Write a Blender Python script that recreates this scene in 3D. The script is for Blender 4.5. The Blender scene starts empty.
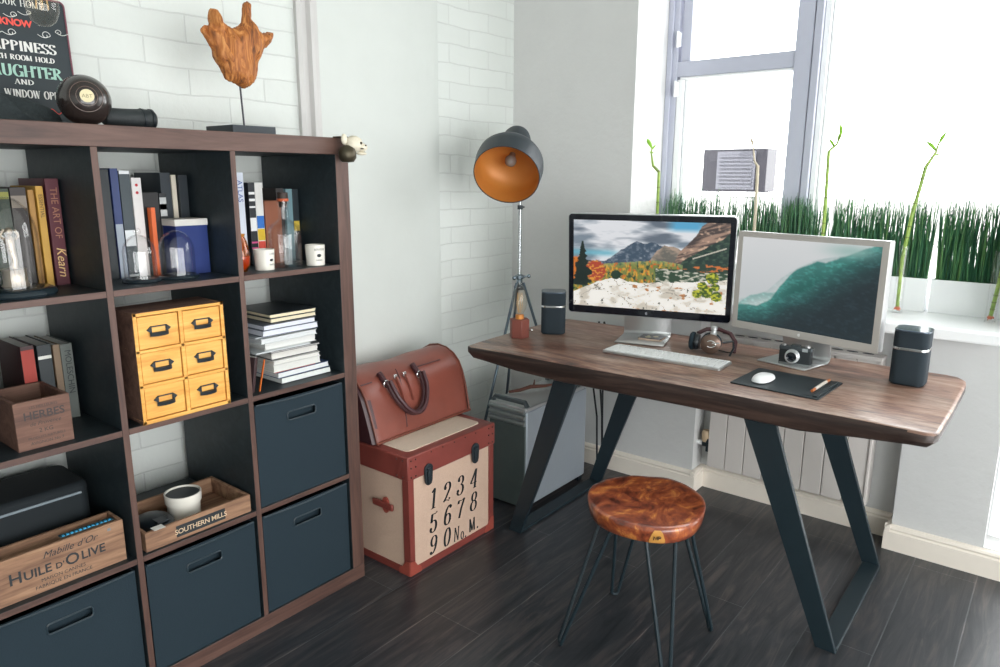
import bpy, math, random
import numpy as np
from mathutils import Matrix, Vector
random.seed(7)
PI = math.pi
S = bpy.context.scene
C = bpy.context.collection

# ------------------------------------------------------------------ camera
cam = bpy.data.cameras.new('camera')
cam.lens = 0.7141135 * 36.0; cam.sensor_width = 36.0; cam.clip_start = 0.02; cam.clip_end = 200
co = bpy.data.objects.new('camera', cam); C.objects.link(co)
co.matrix_world = Matrix.Translation((-1.48717, -1.78298, 1.37354)) @ Matrix.Rotation(-0.899903, 4, 'Z') @ Matrix.Rotation(1.354971, 4, 'X') @ Matrix.Rotation(0.004063, 4, 'Z')
S.camera = co
# ------------------------------------------------------------------ world, light, exposure
w = bpy.data.worlds.new('world'); S.world = w; w.use_nodes = True
bg = w.node_tree.nodes['Background']; bg.inputs[0].default_value = (0.985, 1.0, 1.0, 1); bg.inputs[1].default_value = 10.0
S.view_settings.view_transform = 'Standard'; S.view_settings.look = 'None'; S.view_settings.gamma = 1.0
S.view_settings.use_curve_mapping = False
S.view_settings.exposure = -0.38
try:
    S.cycles.use_denoising = True; S.cycles.max_bounces = 10; S.cycles.diffuse_bounces = 6; S.cycles.transparent_max_bounces = 16
    S.cycles.sample_clamp_indirect = 6.0
except Exception: pass
def area(name, loc, size, energy, color, rot):
    l = bpy.data.lights.new(name, 'AREA'); l.shape = 'RECTANGLE'; l.size, l.size_y = size; l.energy = energy; l.color = color
    o = bpy.data.objects.new(name, l); C.objects.link(o); o.location = loc; o.rotation_euler = rot
    return o
# daylight through the openings, the rear one added for fill (portals only guide the sky light into the room)
for nm, loc, size in (('window_portal', (1.80, -0.95, 1.62), (1.5, 1.42)), ('balcony_portal', (1.80, -2.10, 1.20), (2.1, 0.84)), ('rear_fill_portal', (-1.4, -4.12, 1.10), (4.6, 2.0))):
    o = area(nm, loc, size, 1.0, (1, 1, 1), (0, PI/2, 0) if loc[0] > 0 else (-PI/2, 0, 0))
    if loc[0] > 0: o.rotation_euler = (0, PI/2, 0)
    else: o.rotation_euler = (PI/2, 0, 0); 
    o.data.cycles.is_portal = True

# ------------------------------------------------------------------ materials
def lin(c):
    if isinstance(c, str):
        c = [int(c[i:i+2], 16)/255 for i in (0, 2, 4)]
    return tuple((v/12.92 if v <= 0.04045 else ((v+0.055)/1.055)**2.4) for v in c[:3]) + (1,)
def newmat(name):
    m = bpy.data.materials.new(name); m.use_nodes = True
    return m, m.node_tree, m.node_tree.nodes['Principled BSDF']
def N(t, kind, **kw):
    n = t.nodes.new(kind)
    for k, v in kw.items(): setattr(n, k, v)
    return n
def coords(t, scale=(1, 1, 1), rot=(0, 0, 0)):
    tc = N(t, 'ShaderNodeTexCoord'); mp = N(t, 'ShaderNodeMapping')
    mp.inputs['Scale'].default_value = scale; mp.inputs['Rotation'].default_value = rot
    t.links.new(tc.outputs['Object'], mp.inputs['Vector']); return mp.outputs[0]
def ramp(t, fac, stops):
    r = N(t, 'ShaderNodeValToRGB'); e = r.color_ramp.elements
    while len(e) < len(stops): e.new(0.5)
    for k, (p, c) in enumerate(stops): e[k].position = p; e[k].color = lin(c)
    t.links.new(fac, r.inputs[0]); return r.outputs[0]
def noise(t, vec, scale, detail=4, rough=0.55, dist=0.0):
    n = N(t, 'ShaderNodeTexNoise'); n.inputs['Scale'].default_value = scale; n.inputs['Detail'].default_value = detail
    n.inputs['Roughness'].default_value = rough; n.inputs['Distortion'].default_value = dist
    t.links.new(vec, n.inputs['Vector']); return n.outputs['Fac']
def bump(t, bs, h, strength=0.3, dist=0.005):
    b = N(t, 'ShaderNodeBump'); b.inputs['Strength'].default_value = strength; b.inputs['Distance'].default_value = dist
    t.links.new(h, b.inputs['Height']); t.links.new(b.outputs[0], bs.inputs['Normal'])
def plain(name, col, rough=0.5, metal=0.0, var=0.06, scale=25, bmp=0.0, spec=0.5, coat=0.0):
    m, t, b = newmat(name); c = lin(col)
    v = coords(t); f = noise(t, v, scale)
    mx = N(t, 'ShaderNodeMixRGB'); mx.inputs[1].default_value = tuple(max(0, x*(1-var*2)) for x in c[:3])+(1,); mx.inputs[2].default_value = tuple(min(1, x*(1+var*2)) for x in c[:3])+(1,)
    t.links.new(f, mx.inputs[0]); t.links.new(mx.outputs[0], b.inputs['Base Color'])
    b.inputs['Roughness'].default_value = rough; b.inputs['Metallic'].default_value = metal
    b.inputs['Specular IOR Level'].default_value = spec; b.inputs['Coat Weight'].default_value = coat
    if bmp: bump(t, b, f, bmp, 0.003)
    return m
def wood(name, c1, c2, c3, axis='x', rough=0.45, fine=1.0, coat=0.0, bmp=0.15, dist=1.5):
    m, t, b = newmat(name)
    sc = {'x': (0.7, 9, 9), 'y': (9, 0.7, 9), 'z': (9, 9, 0.7)}[axis]
    v = coords(t, tuple(s*fine for s in sc))
    f1 = noise(t, v, 2.2, 6, 0.6, dist); f2 = noise(t, v, 14, 3, 0.6, 0.3)
    a = N(t, 'ShaderNodeMath', operation='MULTIPLY_ADD'); t.links.new(f2, a.inputs[0]); a.inputs[1].default_value = 0.35; t.links.new(f1, a.inputs[2])
    col = ramp(t, a.outputs[0], [(0.45, c1), (0.66, c2), (0.86, c3)])
    t.links.new(col, b.inputs['Base Color']); b.inputs['Roughness'].default_value = rough; b.inputs['Coat Weight'].default_value = coat
    b.inputs['Coat Roughness'].default_value = 0.15
    bump(t, b, a.outputs[0], bmp, 0.002); return m
def glassmat(name, col=(1, 1, 1), rough=0.0, k=0.12):
    m, t, b = newmat(name); out = t.nodes['Material Output']
    tr = N(t, 'ShaderNodeBsdfTransparent'); tr.inputs[0].default_value = (*col, 1)
    gl = N(t, 'ShaderNodeBsdfGlossy'); gl.inputs['Roughness'].default_value = 0.03 + rough
    lw = N(t, 'ShaderNodeLayerWeight'); lw.inputs['Blend'].default_value = 0.5
    pw = N(t, 'ShaderNodeMath', operation='POWER'); pw.inputs[1].default_value = 4.0; t.links.new(lw.outputs['Facing'], pw.inputs[0])
    ad = N(t, 'ShaderNodeMath', operation='MULTIPLY_ADD'); ad.inputs[1].default_value = 0.55; ad.inputs[2].default_value = 0.02+k*0.4; t.links.new(pw.outputs[0], ad.inputs[0])
    mx = N(t, 'ShaderNodeMixShader'); t.links.new(ad.outputs[0], mx.inputs[0]); t.links.new(tr.outputs[0], mx.inputs[1]); t.links.new(gl.outputs[0], mx.inputs[2])
    t.links.new(mx.outputs[0], out.inputs['Surface']); return m
def emis_attr(name, strength):
    m, t, b = newmat(name); at = N(t, 'ShaderNodeAttribute', attribute_name='Col')
    b.inputs['Base Color'].default_value = (0.01, 0.01, 0.012, 1); b.inputs['Roughness'].default_value = 0.35
    t.links.new(at.outputs['Color'], b.inputs['Emission Color']); b.inputs['Emission Strength'].default_value = strength
    return m
def brickmat():
    m, t, b = newmat('painted_brick')
    tc = N(t, 'ShaderNodeTexCoord'); sx = N(t, 'ShaderNodeSeparateXYZ'); t.links.new(tc.outputs['Object'], sx.inputs[0])
    nz = noise(t, tc.outputs['Object'], 3.0, 3)
    ma = N(t, 'ShaderNodeMath', operation='MULTIPLY_ADD'); t.links.new(nz, ma.inputs[0]); ma.inputs[1].default_value = 0.035; t.links.new(sx.outputs['Z'], ma.inputs[2])
    cx = N(t, 'ShaderNodeCombineXYZ'); t.links.new(sx.outputs['X'], cx.inputs['X']); t.links.new(ma.outputs[0], cx.inputs['Y'])
    br = N(t, 'ShaderNodeTexBrick'); t.links.new(cx.outputs[0], br.inputs['Vector'])
    br.inputs['Scale'].default_value = 1.0; br.inputs['Brick Width'].default_value = 0.265; br.inputs['Row Height'].default_value = 0.078
    br.inputs['Mortar Size'].default_value = 0.0034; br.inputs['Mortar Smooth'].default_value = 0.6; br.inputs['Bias'].default_value = 0
    br.inputs['Color1'].default_value = lin('d6dad6'); br.inputs['Color2'].default_value = lin('d1d5d1'); br.inputs['Mortar'].default_value = lin('cacdca')
    t.links.new(br.outputs['Color'], b.inputs['Base Color']); b.inputs['Roughness'].default_value = 0.7
    n2 = noise(t, tc.outputs['Object'], 22, 5)
    n3 = noise(t, tc.outputs['Object'], 6, 2)
    h = N(t, 'ShaderNodeMath', operation='MULTIPLY_ADD'); t.links.new(br.outputs['Fac'], h.inputs[0]); h.inputs[1].default_value = -1.0; t.links.new(n2, h.inputs[2])
    h2 = N(t, 'ShaderNodeMath', operation='ADD'); t.links.new(h.outputs[0], h2.inputs[0]); t.links.new(n3, h2.inputs[1])
    bump(t, b, h2.outputs[0], 0.42, 0.006); return m
def plaster(name, c, s=0.25):
    m, t, b = newmat(name); v = coords(t)
    f = noise(t, v, 5, 6, 0.6); g = noise(t, v, 30, 4)
    t.links.new(ramp(t, f, [(0.3, c), (0.7, tuple(min(1, int(c[i:i+2], 16)/255*1.02) for i in (0, 2, 4)))]), b.inputs['Base Color'])
    b.inputs['Roughness'].default_value = 0.75
    a = N(t, 'ShaderNodeMath', operation='ADD'); t.links.new(f, a.inputs[0]); t.links.new(g, a.inputs[1]); bump(t, b, a.outputs[0], s, 0.006); return m
def floormat():
    m, t, b = newmat('dark_laminate')
    tc = N(t, 'ShaderNodeTexCoord'); br = N(t, 'ShaderNodeTexBrick'); t.links.new(tc.outputs['Object'], br.inputs['Vector'])
    br.inputs['Scale'].default_value = 1.0; br.inputs['Brick Width'].default_value = 1.3; br.inputs['Row Height'].default_value = 0.193
    br.inputs['Mortar Size'].default_value = 0.0016; br.inputs['Mortar Smooth'].default_value = 0.4
    br.inputs['Color1'].default_value = (1, 1, 1, 1); br.inputs['Color2'].default_value = (0.72, 0.72, 0.74, 1); br.inputs['Mortar'].default_value = (1.9, 1.85, 1.8, 1)  # seams lighter than the boards: glare painted into the seam colour
    v = coords(t, (1.2, 12, 1)); f = noise(t, v, 2.4, 8, 0.62, 1.6)
    col = ramp(t, f, [(0.28, '22272b'), (0.5, '393b3f'), (0.75, '5e5654')])
    mx = N(t, 'ShaderNodeMixRGB', blend_type='MULTIPLY'); mx.inputs[0].default_value = 1; t.links.new(col, mx.inputs[1]); t.links.new(br.outputs['Color'], mx.inputs[2])
    t.links.new(mx.outputs[0], b.inputs['Base Color']); b.inputs['Roughness'].default_value = 0.30
    h = N(t, 'ShaderNodeMath', operation='MULTIPLY_ADD'); t.links.new(br.outputs['Fac'], h.inputs[0]); h.inputs[1].default_value = -2; t.links.new(f, h.inputs[2])
    bump(t, b, h.outputs[0], 0.25, 0.0015); return m

M = {}
M['brick'] = brickmat()
M['plaster'] = plaster('smooth_white_plaster', 'cbcfcb', 0.12)
M['wall'] = plaster('rough_white_plaster', 'cfcfce', 0.35)
M['floor'] = floormat()
M['white'] = plain('white_paint', 'c4c2c0', 0.5, var=0.01)
M['cream'] = plain('cream_gloss_paint', 'efe6da', 0.4, var=0.015)
M['frame'] = plain('grey_window_plastic', 'b9bccb', 0.4, var=0.01)
M['whitepl'] = plain('white_plastic', 'f0f2f3', 0.35, var=0.01)
M['shelf_shade'] = wood('shaded_walnut_laminate', '172024', '1e292e', '293236', 'x', 0.5, 1.0, bmp=0.05)
M['shelf'] = wood('walnut_laminate', '3a2824', '553c34', '634940', 'x', 0.5, 1.0, bmp=0.05)
M['shelfz'] = wood('walnut_laminate_upright', '3a2824', '553c34', '634940', 'z', 0.5, 1.0, bmp=0.05)
def deskmat():
    m, t, b = newmat('aged_desk_timber'); v = coords(t, (6, 1.1, 6)); f1 = noise(t, v, 1.7, 9, 0.66, 1.6); f2 = noise(t, v, 16, 4, 0.6, .4)
    a = N(t, 'ShaderNodeMath', operation='MULTIPLY_ADD'); t.links.new(f2, a.inputs[0]); a.inputs[1].default_value = 0.4; t.links.new(f1, a.inputs[2])
    col = ramp(t, a.outputs[0], [(0.48, '33211c'), (0.62, '6b4638'), (0.74, '8d6a58'), (0.92, 'b09684')])
    g = noise(t, coords(t, (3.2, 1.1, 3)), 1.7, 5, 0.6, .8); gm = ramp(t, g, [(0.46, '000000'), (0.66, 'c0c0c0')])
    worn = ramp(t, f2, [(0.3, '6d5a50'), (0.7, 'b3a294')])
    mx = N(t, 'ShaderNodeMixRGB'); t.links.new(gm, mx.inputs[0]); t.links.new(col, mx.inputs[1]); t.links.new(worn, mx.inputs[2])
    t.links.new(mx.outputs[0], b.inputs['Base Color']); b.inputs['Roughness'].default_value = 0.38; b.inputs['Coat Weight'].default_value = 0.25; b.inputs['Coat Roughness'].default_value = 0.25
    bump(t, b, a.outputs[0], 0.45, 0.002); return m
M['desk'] = deskmat()
M['deskedge'] = wood('shaded_desk_edge', '191312', '2e211d', '493831', 'y', 0.5, 0.8, bmp=0.5, dist=2.2)
M['steel'] = plain('black_painted_steel', '17262d', 0.45, var=0.03)
def burl():
    m, t, b = newmat('polished_burl'); v = coords(t, (5.5, 8, 6), (0, 0, .5)); f = noise(t, v, 1.5, 7, 0.6, 2.2); g = noise(t, coords(t, (30, 60, 10), (0, 0, .5)), 1.0, 3)
    a = N(t, 'ShaderNodeMath', operation='MULTIPLY_ADD'); t.links.new(g, a.inputs[0]); a.inputs[1].default_value = 0.15; t.links.new(f, a.inputs[2])
    t.links.new(ramp(t, a.outputs[0], [(0.36, '3a1810'), (0.52, '7c3a24'), (0.64, 'a05330'), (0.76, 'd48a46')]), b.inputs['Base Color'])
    b.inputs['Roughness'].default_value = 0.3; b.inputs['Coat Weight'].default_value = 0.6; b.inputs['Coat Roughness'].default_value = 0.12; return m
M['stool'] = burl()
M['sap'] = plain('pale_sapwood', 'c89048', 0.4)
M['ink'] = plain('black_ink', '20262a', 0.6)
M['blackfab'] = plain('black_fabric', '132630', 0.85, var=0.12, scale=300, bmp=0.2)
M['blackpl'] = plain('black_plastic', '141c22', 0.35)
M['spkfab'] = plain('speaker_cloth', '1c2830', 0.85, var=0.1, scale=400, bmp=0.2)
M['alu'] = plain('brushed_aluminium', 'c3c5c6', 0.35, 0.75, var=0.02)
M['alu_dark'] = plain('grey_aluminium', '8b8f90', 0.38, 0.8, var=0.02)
M['chrome'] = plain('chrome', 'd8d8d8', 0.12, 1.0, var=0.0)
M['canvas'] = plain('cream_canvas', 'c9ac98', 0.9, var=0.05, scale=200, bmp=0.15)
M['redleather'] = plain('red_brown_leather_trim', '7f3c35', 0.45, var=0.12, scale=12, bmp=0.1)
M['bag'] = plain('brown_bag_leather', '804438', 0.38, var=0.16, scale=6, bmp=0.12)
M['bagdark'] = plain('dark_leather_and_end_shade', '44262a', 0.42, var=0.1, scale=10)
M['iron'] = plain('black_iron', '1c262c', 0.5)
M['pine'] = wood('yellow_pine', 'cf8c38', 'e2a650', 'ecba66', 'x', 0.45, 1.2, bmp=0.05)
M['crate'] = wood('old_crate_wood', '5f4436', '8d6a52', 'a78468', 'x', 0.75, 1.0, bmp=0.3)
M['cratedk'] = wood('dark_wood_and_chest_shade', '4a3530', '6a4c40', '7c5c4e', 'x', 0.75, 1.0, bmp=0.3)
M['root'] = wood('teak_root', '3f200e', 'a3602a', 'cf8f50', 'z', 0.65, 1.0, bmp=1.0, dist=5)
M['page'] = plain('book_paper', 'd9d6d0', 0.85, var=0.04, scale=60)
M['porcelain'] = plain('white_porcelain', 'e2ded4', 0.25, var=0.01)
M['glass'] = glassmat('clear_glass', k=0.05)
M['pane'] = glassmat('window_glass', k=0.0)
M['amber'] = glassmat('amber_glass', (0.9, 0.55, 0.15), k=0.1)
M['soil'] = plain('dark_soil', '2c2420', 0.9)
M['copper'] = plain('copper_interior', 'c9833c', 0.45, 0.15, var=0.03)
M['lampblk'] = plain('charcoal_lamp_enamel', '2a3238', 0.45)
M['bulbglass'] = glassmat('bulb_glass', (1.0, 0.97, 0.92), k=0.05)
M['brass'] = plain('brass', 'b99348', 0.3, 1.0)
M['ivory'] = plain('aged_ivory', 'd8d0bc', 0.45, var=0.12, scale=60, bmp=0.4)
M['bronze'] = plain('dark_bronze', '4a4436', 0.4, 0.7)
M['cable'] = plain('black_cable', '1c2226', 0.6)
def P(name, col, rough=0.6, **k):
    if name not in M: M[name] = plain(name, col, rough, **k)
    return M[name]
def reedmat():
    m, t, b = newmat('horsetail_green'); v = coords(t, (60, 60, 3)); f = noise(t, v, 1.0, 3)
    t.links.new(ramp(t, f, [(0.3, '1f4436'), (0.5, '356a48'), (0.72, '6f9a5c')]), b.inputs['Base Color']); b.inputs['Roughness'].default_value = 0.5
    b.inputs['Transmission Weight'].default_value = 0.0; return m
M['reed'] = reedmat()
def canemat():
    m, t, b = newmat('bamboo_cane'); v = coords(t, (1, 1, 1)); f = noise(t, coords(t, (3, 3, 9)), 3, 3)
    t.links.new(ramp(t, f, [(0.3, '6d8c34'), (0.55, '8fae4a'), (0.8, 'b6bd62')]), b.inputs['Base Color']); b.inputs['Roughness'].default_value = 0.4; return m
M['cane'] = canemat()
M['leaf'] = plain('bright_green_leaf', '8cc23c', 0.4, var=0.15)
M['driedcane'] = plain('dried_cane', 'c3b8a2', 0.6)
M['rootred'] = plain('orange_roots', 'd2683a', 0.6)

# ------------------------------------------------------------------ geometry helpers
def frame(o, x, y):
    x = Vector(x).normalized(); y = Vector(y).normalized(); z = x.cross(y)
    return Matrix(((x[0], y[0], z[0], o[0]), (x[1], y[1], z[1], o[1]), (x[2], y[2], z[2], o[2]), (0, 0, 0, 1)))
class MB:
    def __init__(s): s.v = []; s.f = []
    def add(s, vs, fs, T=None):
        k = len(s.v)
        s.v += [tuple(T @ Vector(p)) if T is not None else tuple(p) for p in vs]; s.f += [tuple(i+k for i in f) for f in fs]; return s
    def box(s, x0, x1, y0, y1, z0, z1, T=None):
        x0, x1 = min(x0, x1), max(x0, x1); y0, y1 = min(y0, y1), max(y0, y1); z0, z1 = min(z0, z1), max(z0, z1)
        return s.add([(x0, y0, z0), (x1, y0, z0), (x1, y1, z0), (x0, y1, z0), (x0, y0, z1), (x1, y0, z1), (x1, y1, z1), (x0, y1, z1)],
                     [(0, 3, 2, 1), (4, 5, 6, 7), (0, 1, 5, 4), (1, 2, 6, 5), (2, 3, 7, 6), (3, 0, 4, 7)], T)
    def tube(s, pts, r, n=8, T=None, closed=False):
        pts = [Vector(p) for p in pts]; k = len(pts); rr = r if isinstance(r, (list, tuple)) else [r]*k
        vs = []; fs = []; prev = None
        for i, p in enumerate(pts):
            if closed: d = (pts[(i+1) % k]-pts[i-1]).normalized()
            else: d = (pts[min(i+1, k-1)]-pts[max(i-1, 0)]).normalized()
            if prev is None:
                a = Vector((0, 0, 1)) if abs(d.z) < 0.9 else Vector((1, 0, 0)); u = d.cross(a).normalized()
            else: u = (prev - d*prev.dot(d)).normalized()
            prev = u; v = d.cross(u)
            for j in range(n):
                an = 2*PI*j/n; vs.append(p + (u*math.cos(an)+v*math.sin(an))*rr[i])
        for i in range(k if closed else k-1):
            for j in range(n):
                a = i*n+j; b = i*n+(j+1) % n; i2 = (i+1) % k; fs.append((a, b, i2*n+(j+1) % n, i2*n+j))
        if not closed: fs.append(tuple(range(n))[::-1]); fs.append(tuple((k-1)*n+j for j in range(n)))
        return s.add(vs, fs, T)
    def lathe(s, prof, n=32, T=None, sx=1, sy=1, cap=True):
        vs = []; fs = []; k = len(prof)
        for (r, z) in prof:
            for j in range(n): vs.append((r*math.cos(2*PI*j/n)*sx, r*math.sin(2*PI*j/n)*sy, z))
        for i in range(k-1):
            for j in range(n): fs.append((i*n+j, i*n+(j+1) % n, (i+1)*n+(j+1) % n, (i+1)*n+j))
        if cap and prof[0][0] > 1e-6: fs.append(tuple(range(n))[::-1])
        if cap and prof[-1][0] > 1e-6: fs.append(tuple((k-1)*n+j for j in range(n)))
        return s.add(vs, fs, T)
    def shell(s, prof, n=32, T=None):   # open lathe, closed loop profile
        vs = []; fs = []; k = len(prof)
        for (r, z) in prof:
            for j in range(n): vs.append((r*math.cos(2*PI*j/n), r*math.sin(2*PI*j/n), z))
        for i in range(k):
            for j in range(n): i2 = (i+1) % k; fs.append((i*n+j, i*n+(j+1) % n, i2*n+(j+1) % n, i2*n+j))
        return s.add(vs, fs, T)
    def prism(s, pts, z0, z1, T=None):
        k = len(pts); vs = [(x, y, z0) for x, y in pts]+[(x, y, z1) for x, y in pts]
        fs = [tuple(range(k))[::-1], tuple(range(k, 2*k))]+[(i, (i+1) % k, (i+1) % k+k, i+k) for i in range(k)]
        return s.add(vs, fs, T)
    def ball(s, c, r, n=20, sc=(1, 1, 1), T=None):
        prof = [(max(1e-4, math.sin(PI*i/(n//2)))*r if 0 < i < n//2 else 0.0, -math.cos(PI*i/(n//2))*r) for i in range(n//2+1)]
        D = Matrix.Translation(c) @ Matrix.Diagonal((*sc, 1)); return s.lathe(prof, n, (T @ D) if T is not None else D)
    def build(s, name, mat, parent=None, bevel=0.0, smooth=40, sub=0):
        me = bpy.data.meshes.new(name); me.from_pydata([tuple(v) for v in s.v], [], s.f); me.update()
        import bmesh
        b = bmesh.new(); b.from_mesh(me); bmesh.ops.remove_doubles(b, verts=b.verts, dist=1e-6) if len(s.v) < 60000 else None
        bmesh.ops.recalc_face_normals(b, faces=b.faces); b.to_mesh(me); b.free()
        o = bpy.data.objects.new(name, me); C.objects.link(o)
        if isinstance(mat, str): mat = M[mat]
        me.materials.append(mat)
        if smooth:
            me.shade_smooth(); me.set_sharp_from_angle(angle=math.radians(smooth))
        if bevel:
            md = o.modifiers.new('bevel', 'BEVEL'); md.width = bevel; md.segments = 2; md.limit_method = 'ANGLE'; md.angle_limit = math.radians(35)
        if sub: md = o.modifiers.new('sub', 'SUBSURF'); md.levels = sub; md.render_levels = sub
        if parent is not None: o.parent = parent
        return o
def tag(o, label, cat, group=None, kind=None):
    o['label'] = label; o['category'] = cat
    if group: o['group'] = group
    if kind: o['kind'] = kind
    return o
def thing(name, label, cat, loc=(0, 0, 0), rz=0.0, group=None):
    o = bpy.data.objects.new(name, None); o.empty_display_size = 0.05; C.objects.link(o); o.location = loc; o.rotation_euler = (0, 0, rz)
    return tag(o, label, cat, group)
def struct(o, label=None):
    o['kind'] = 'structure'
    if label: o['label'] = label
    return o
def rounded(x0, x1, y0, y1, r, n=5):
    p = []
    for cx, cy, a in ((x1-r, y1-r, 0), (x0+r, y1-r, 90), (x0+r, y0+r, 180), (x1-r, y0+r, 270)):
        for k in range(n+1):
            t = math.radians(a+90*k/n); p.append((cx+r*math.cos(t), cy+r*math.sin(t)))
    return p
# ---- lettering: built-in sans face, and a drawn serif face made of nib strokes
def sans(mb, text, size, T, shear=0.0, align='CENTER', bold=0.0, space=1.0):
    cu = bpy.data.curves.new('t', 'FONT'); cu.body = text; cu.size = size; cu.shear = shear; cu.align_x = align; cu.offset = bold; cu.space_character = space
    cu.resolution_u = 3
    ob = bpy.data.objects.new('t', cu); C.objects.link(ob)
    dg = bpy.context.evaluated_depsgraph_get(); me = bpy.data.meshes.new_from_object(ob.evaluated_get(dg))
    mb.add([tuple(v.co) for v in me.vertices], [tuple(p.vertices) for p in me.polygons], T)
    bpy.data.objects.remove(ob); bpy.data.curves.remove(cu); bpy.data.meshes.remove(me)
def arc(cx, cy, rx, ry, a0, a1, n=12):
    return [(cx+rx*math.cos(math.radians(a0+(a1-a0)*k/n)), cy+ry*math.sin(math.radians(a0+(a1-a0)*k/n))) for k in range(n+1)]
def sf(x, y, w=.1): return [(x-w, y), (x+w, y)]
GL = {
 '1': (.5, [[(.25, 0), (.25, 1)], [(.25, 1), (.08, .84)], sf(.25, .015, .16)]),
 '2': (.52, [arc(.25, .74, .19, .25, 175, -25, 12)+[(.2, .22), (.05, .05)], [(.05, .07), (.25, .1), (.42, .02), (.46, .16)]], [(.09, .74)]),
 '3': (.52, [arc(.24, .77, .17, .22, 165, -90), arc(.24, .275, .21, .27, 90, -165)], [(.1, .8), (.08, .24)]),
 '4': (.55, [[(.36, 0), (.36, 1)], [(.36, 1), (.02, .3)], [(.02, .29), (.5, .29)], sf(.36, .015, .13)]),
 '5': (.5, [[(.1, .96), (.3, .93), (.43, 1)], [(.1, .96), (.08, .53)], [(.08, .53)]+arc(.23, .31, .2, .3, 110, -160)], [(.08, .2)]),
 '6': (.52, [arc(.25, .29, .19, .28, 0, 360, 20), arc(.36, .42, .3, .57, 80, 190, 12)], [(.4, .9)]),
 '7': (.5, [[(.04, .78), (.06, .95)], [(.06, .95), (.25, .9), (.46, .97)], [(.46, .97), (.27, .45), (.19, 0)]]),
 '8': (.52, [arc(.25, .76, .16, .23, 0, 360, 20), arc(.25, .27, .2, .26, 0, 360, 20)]),
 '9': (.52, [arc(.25, .71, .19, .28, 0, 360, 20), arc(.14, .58, .3, .57, -100, 10, 12)], [(.1, .1)]),
 '0': (.54, [arc(.26, .5, .2, .5, 0, 360, 24)]),
 'A': (.72, [[(.1, 0), (.36, 1)], [(.36, 1), (.6, 0)], [(.2, .33), (.5, .33)], sf(.1, .02), sf(.6, .02)]),
 'C': (.66, [arc(.36, .5, .28, .5, 50, 310, 18), [(.56, .75), (.56, .97)]]),
 'D': (.72, [[(.14, 0), (.14, 1)], arc(.14, .5, .46, .49, 90, -90, 16), sf(.12, .02), sf(.12, .98)]),
 'E': (.62, [[(.14, 0), (.14, 1)], [(.04, .98), (.54, .98)], [(.54, .98), (.54, .8)], [(.14, .5), (.4, .5)], [(.4, .4), (.4, .6)], [(.04, .02), (.56, .02)], [(.56, .02), (.56, .22)]]),
 'G': (.72, [arc(.36, .5, .28, .5, 50, 340, 18), [(.6, 0), (.6, .42)], [(.42, .42), (.68, .42)], [(.57, .75), (.57, .97)]]),
 'H': (.78, [[(.14, 0), (.14, 1)], [(.6, 0), (.6, 1)], [(.14, .5), (.6, .5)], sf(.14, .02), sf(.6, .02), sf(.14, .98), sf(.6, .98)]),
 'I': (.34, [[(.17, 0), (.17, 1)], sf(.17, .02, .13), sf(.17, .98, .13)]),
 'K': (.72, [[(.14, 0), (.14, 1)], [(.56, 1), (.16, .45)], [(.28, .6), (.6, 0)], sf(.14, .02), sf(.14, .98), sf(.56, .98), sf(.6, .02)]),
 'L': (.6, [[(.14, 0), (.14, 1)], [(.02, .02), (.52, .02)], [(.52, .02), (.52, .25)], sf(.14, .98)]),
 'M': (.9, [[(.12, 0), (.14, 1)], [(.14, 1), (.42, .05)], [(.42, .05), (.7, 1)], [(.7, 1), (.72, 0)], sf(.12, .02), sf(.72, .02), sf(.1, .98, .07), sf(.74, .98, .07)]),
 'N': (.78, [[(.14, 0), (.14, 1)], [(.14, 1), (.6, 0)], [(.6, 0), (.6, 1)], sf(.14, .02), sf(.6, .98), sf(.1, .98, .06)]),
 'O': (.74, [arc(.36, .5, .28, .5, 0, 360, 24)]),
 'P': (.64, [[(.14, 0), (.14, 1)], arc(.14, .74, .38, .25, 90, -90, 12), sf(.14, .02), sf(.1, .98, .06)]),
 'R': (.72, [[(.14, 0), (.14, 1)], arc(.14, .75, .36, .24, 90, -90, 12), [(.3, .5), (.58, 0)], sf(.14, .02), sf(.1, .98, .06), sf(.6, .02, .07)]),
 'S': (.58, [arc(.28, .75, .2, .24, 60, 200, 8)+[(.16, .6), (.4, .42)]+arc(.28, .26, .21, .25, 30, -155, 10), [(.44, .78), (.44, .98)], [(.1, .02), (.1, .24)]]),
 'T': (.66, [[(.32, 0), (.32, 1)], [(.04, .98), (.6, .98)], [(.04, .98), (.04, .78)], [(.6, .98), (.6, .78)], sf(.32, .02)]),
 'U': (.76, [[(.14, 1), (.14, .3)], arc(.36, .3, .22, .29, 180, 360, 12), [(.58, .3), (.58, 1)], sf(.14, .98), sf(.58, .98)]),
 'W': (1.0, [[(.1, 1), (.28, 0)], [(.28, 0), (.46, .95)], [(.46, .95), (.64, 0)], [(.64, 0), (.84, 1)], sf(.1, .98), sf(.84, .98), sf(.46, .98, .08)]),
 'Y': (.7, [[(.34, 0), (.34, .45)], [(.34, .45), (.1, 1)], [(.34, .45), (.6, 1)], sf(.34, .02), sf(.1, .98), sf(.6, .98)]),
 'o': (.42, [arc(.2, .25, .15, .25, 0, 360, 16)]), '.': (.2, [], [(.08, .04)]), ' ': (.4, []),
}
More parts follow.
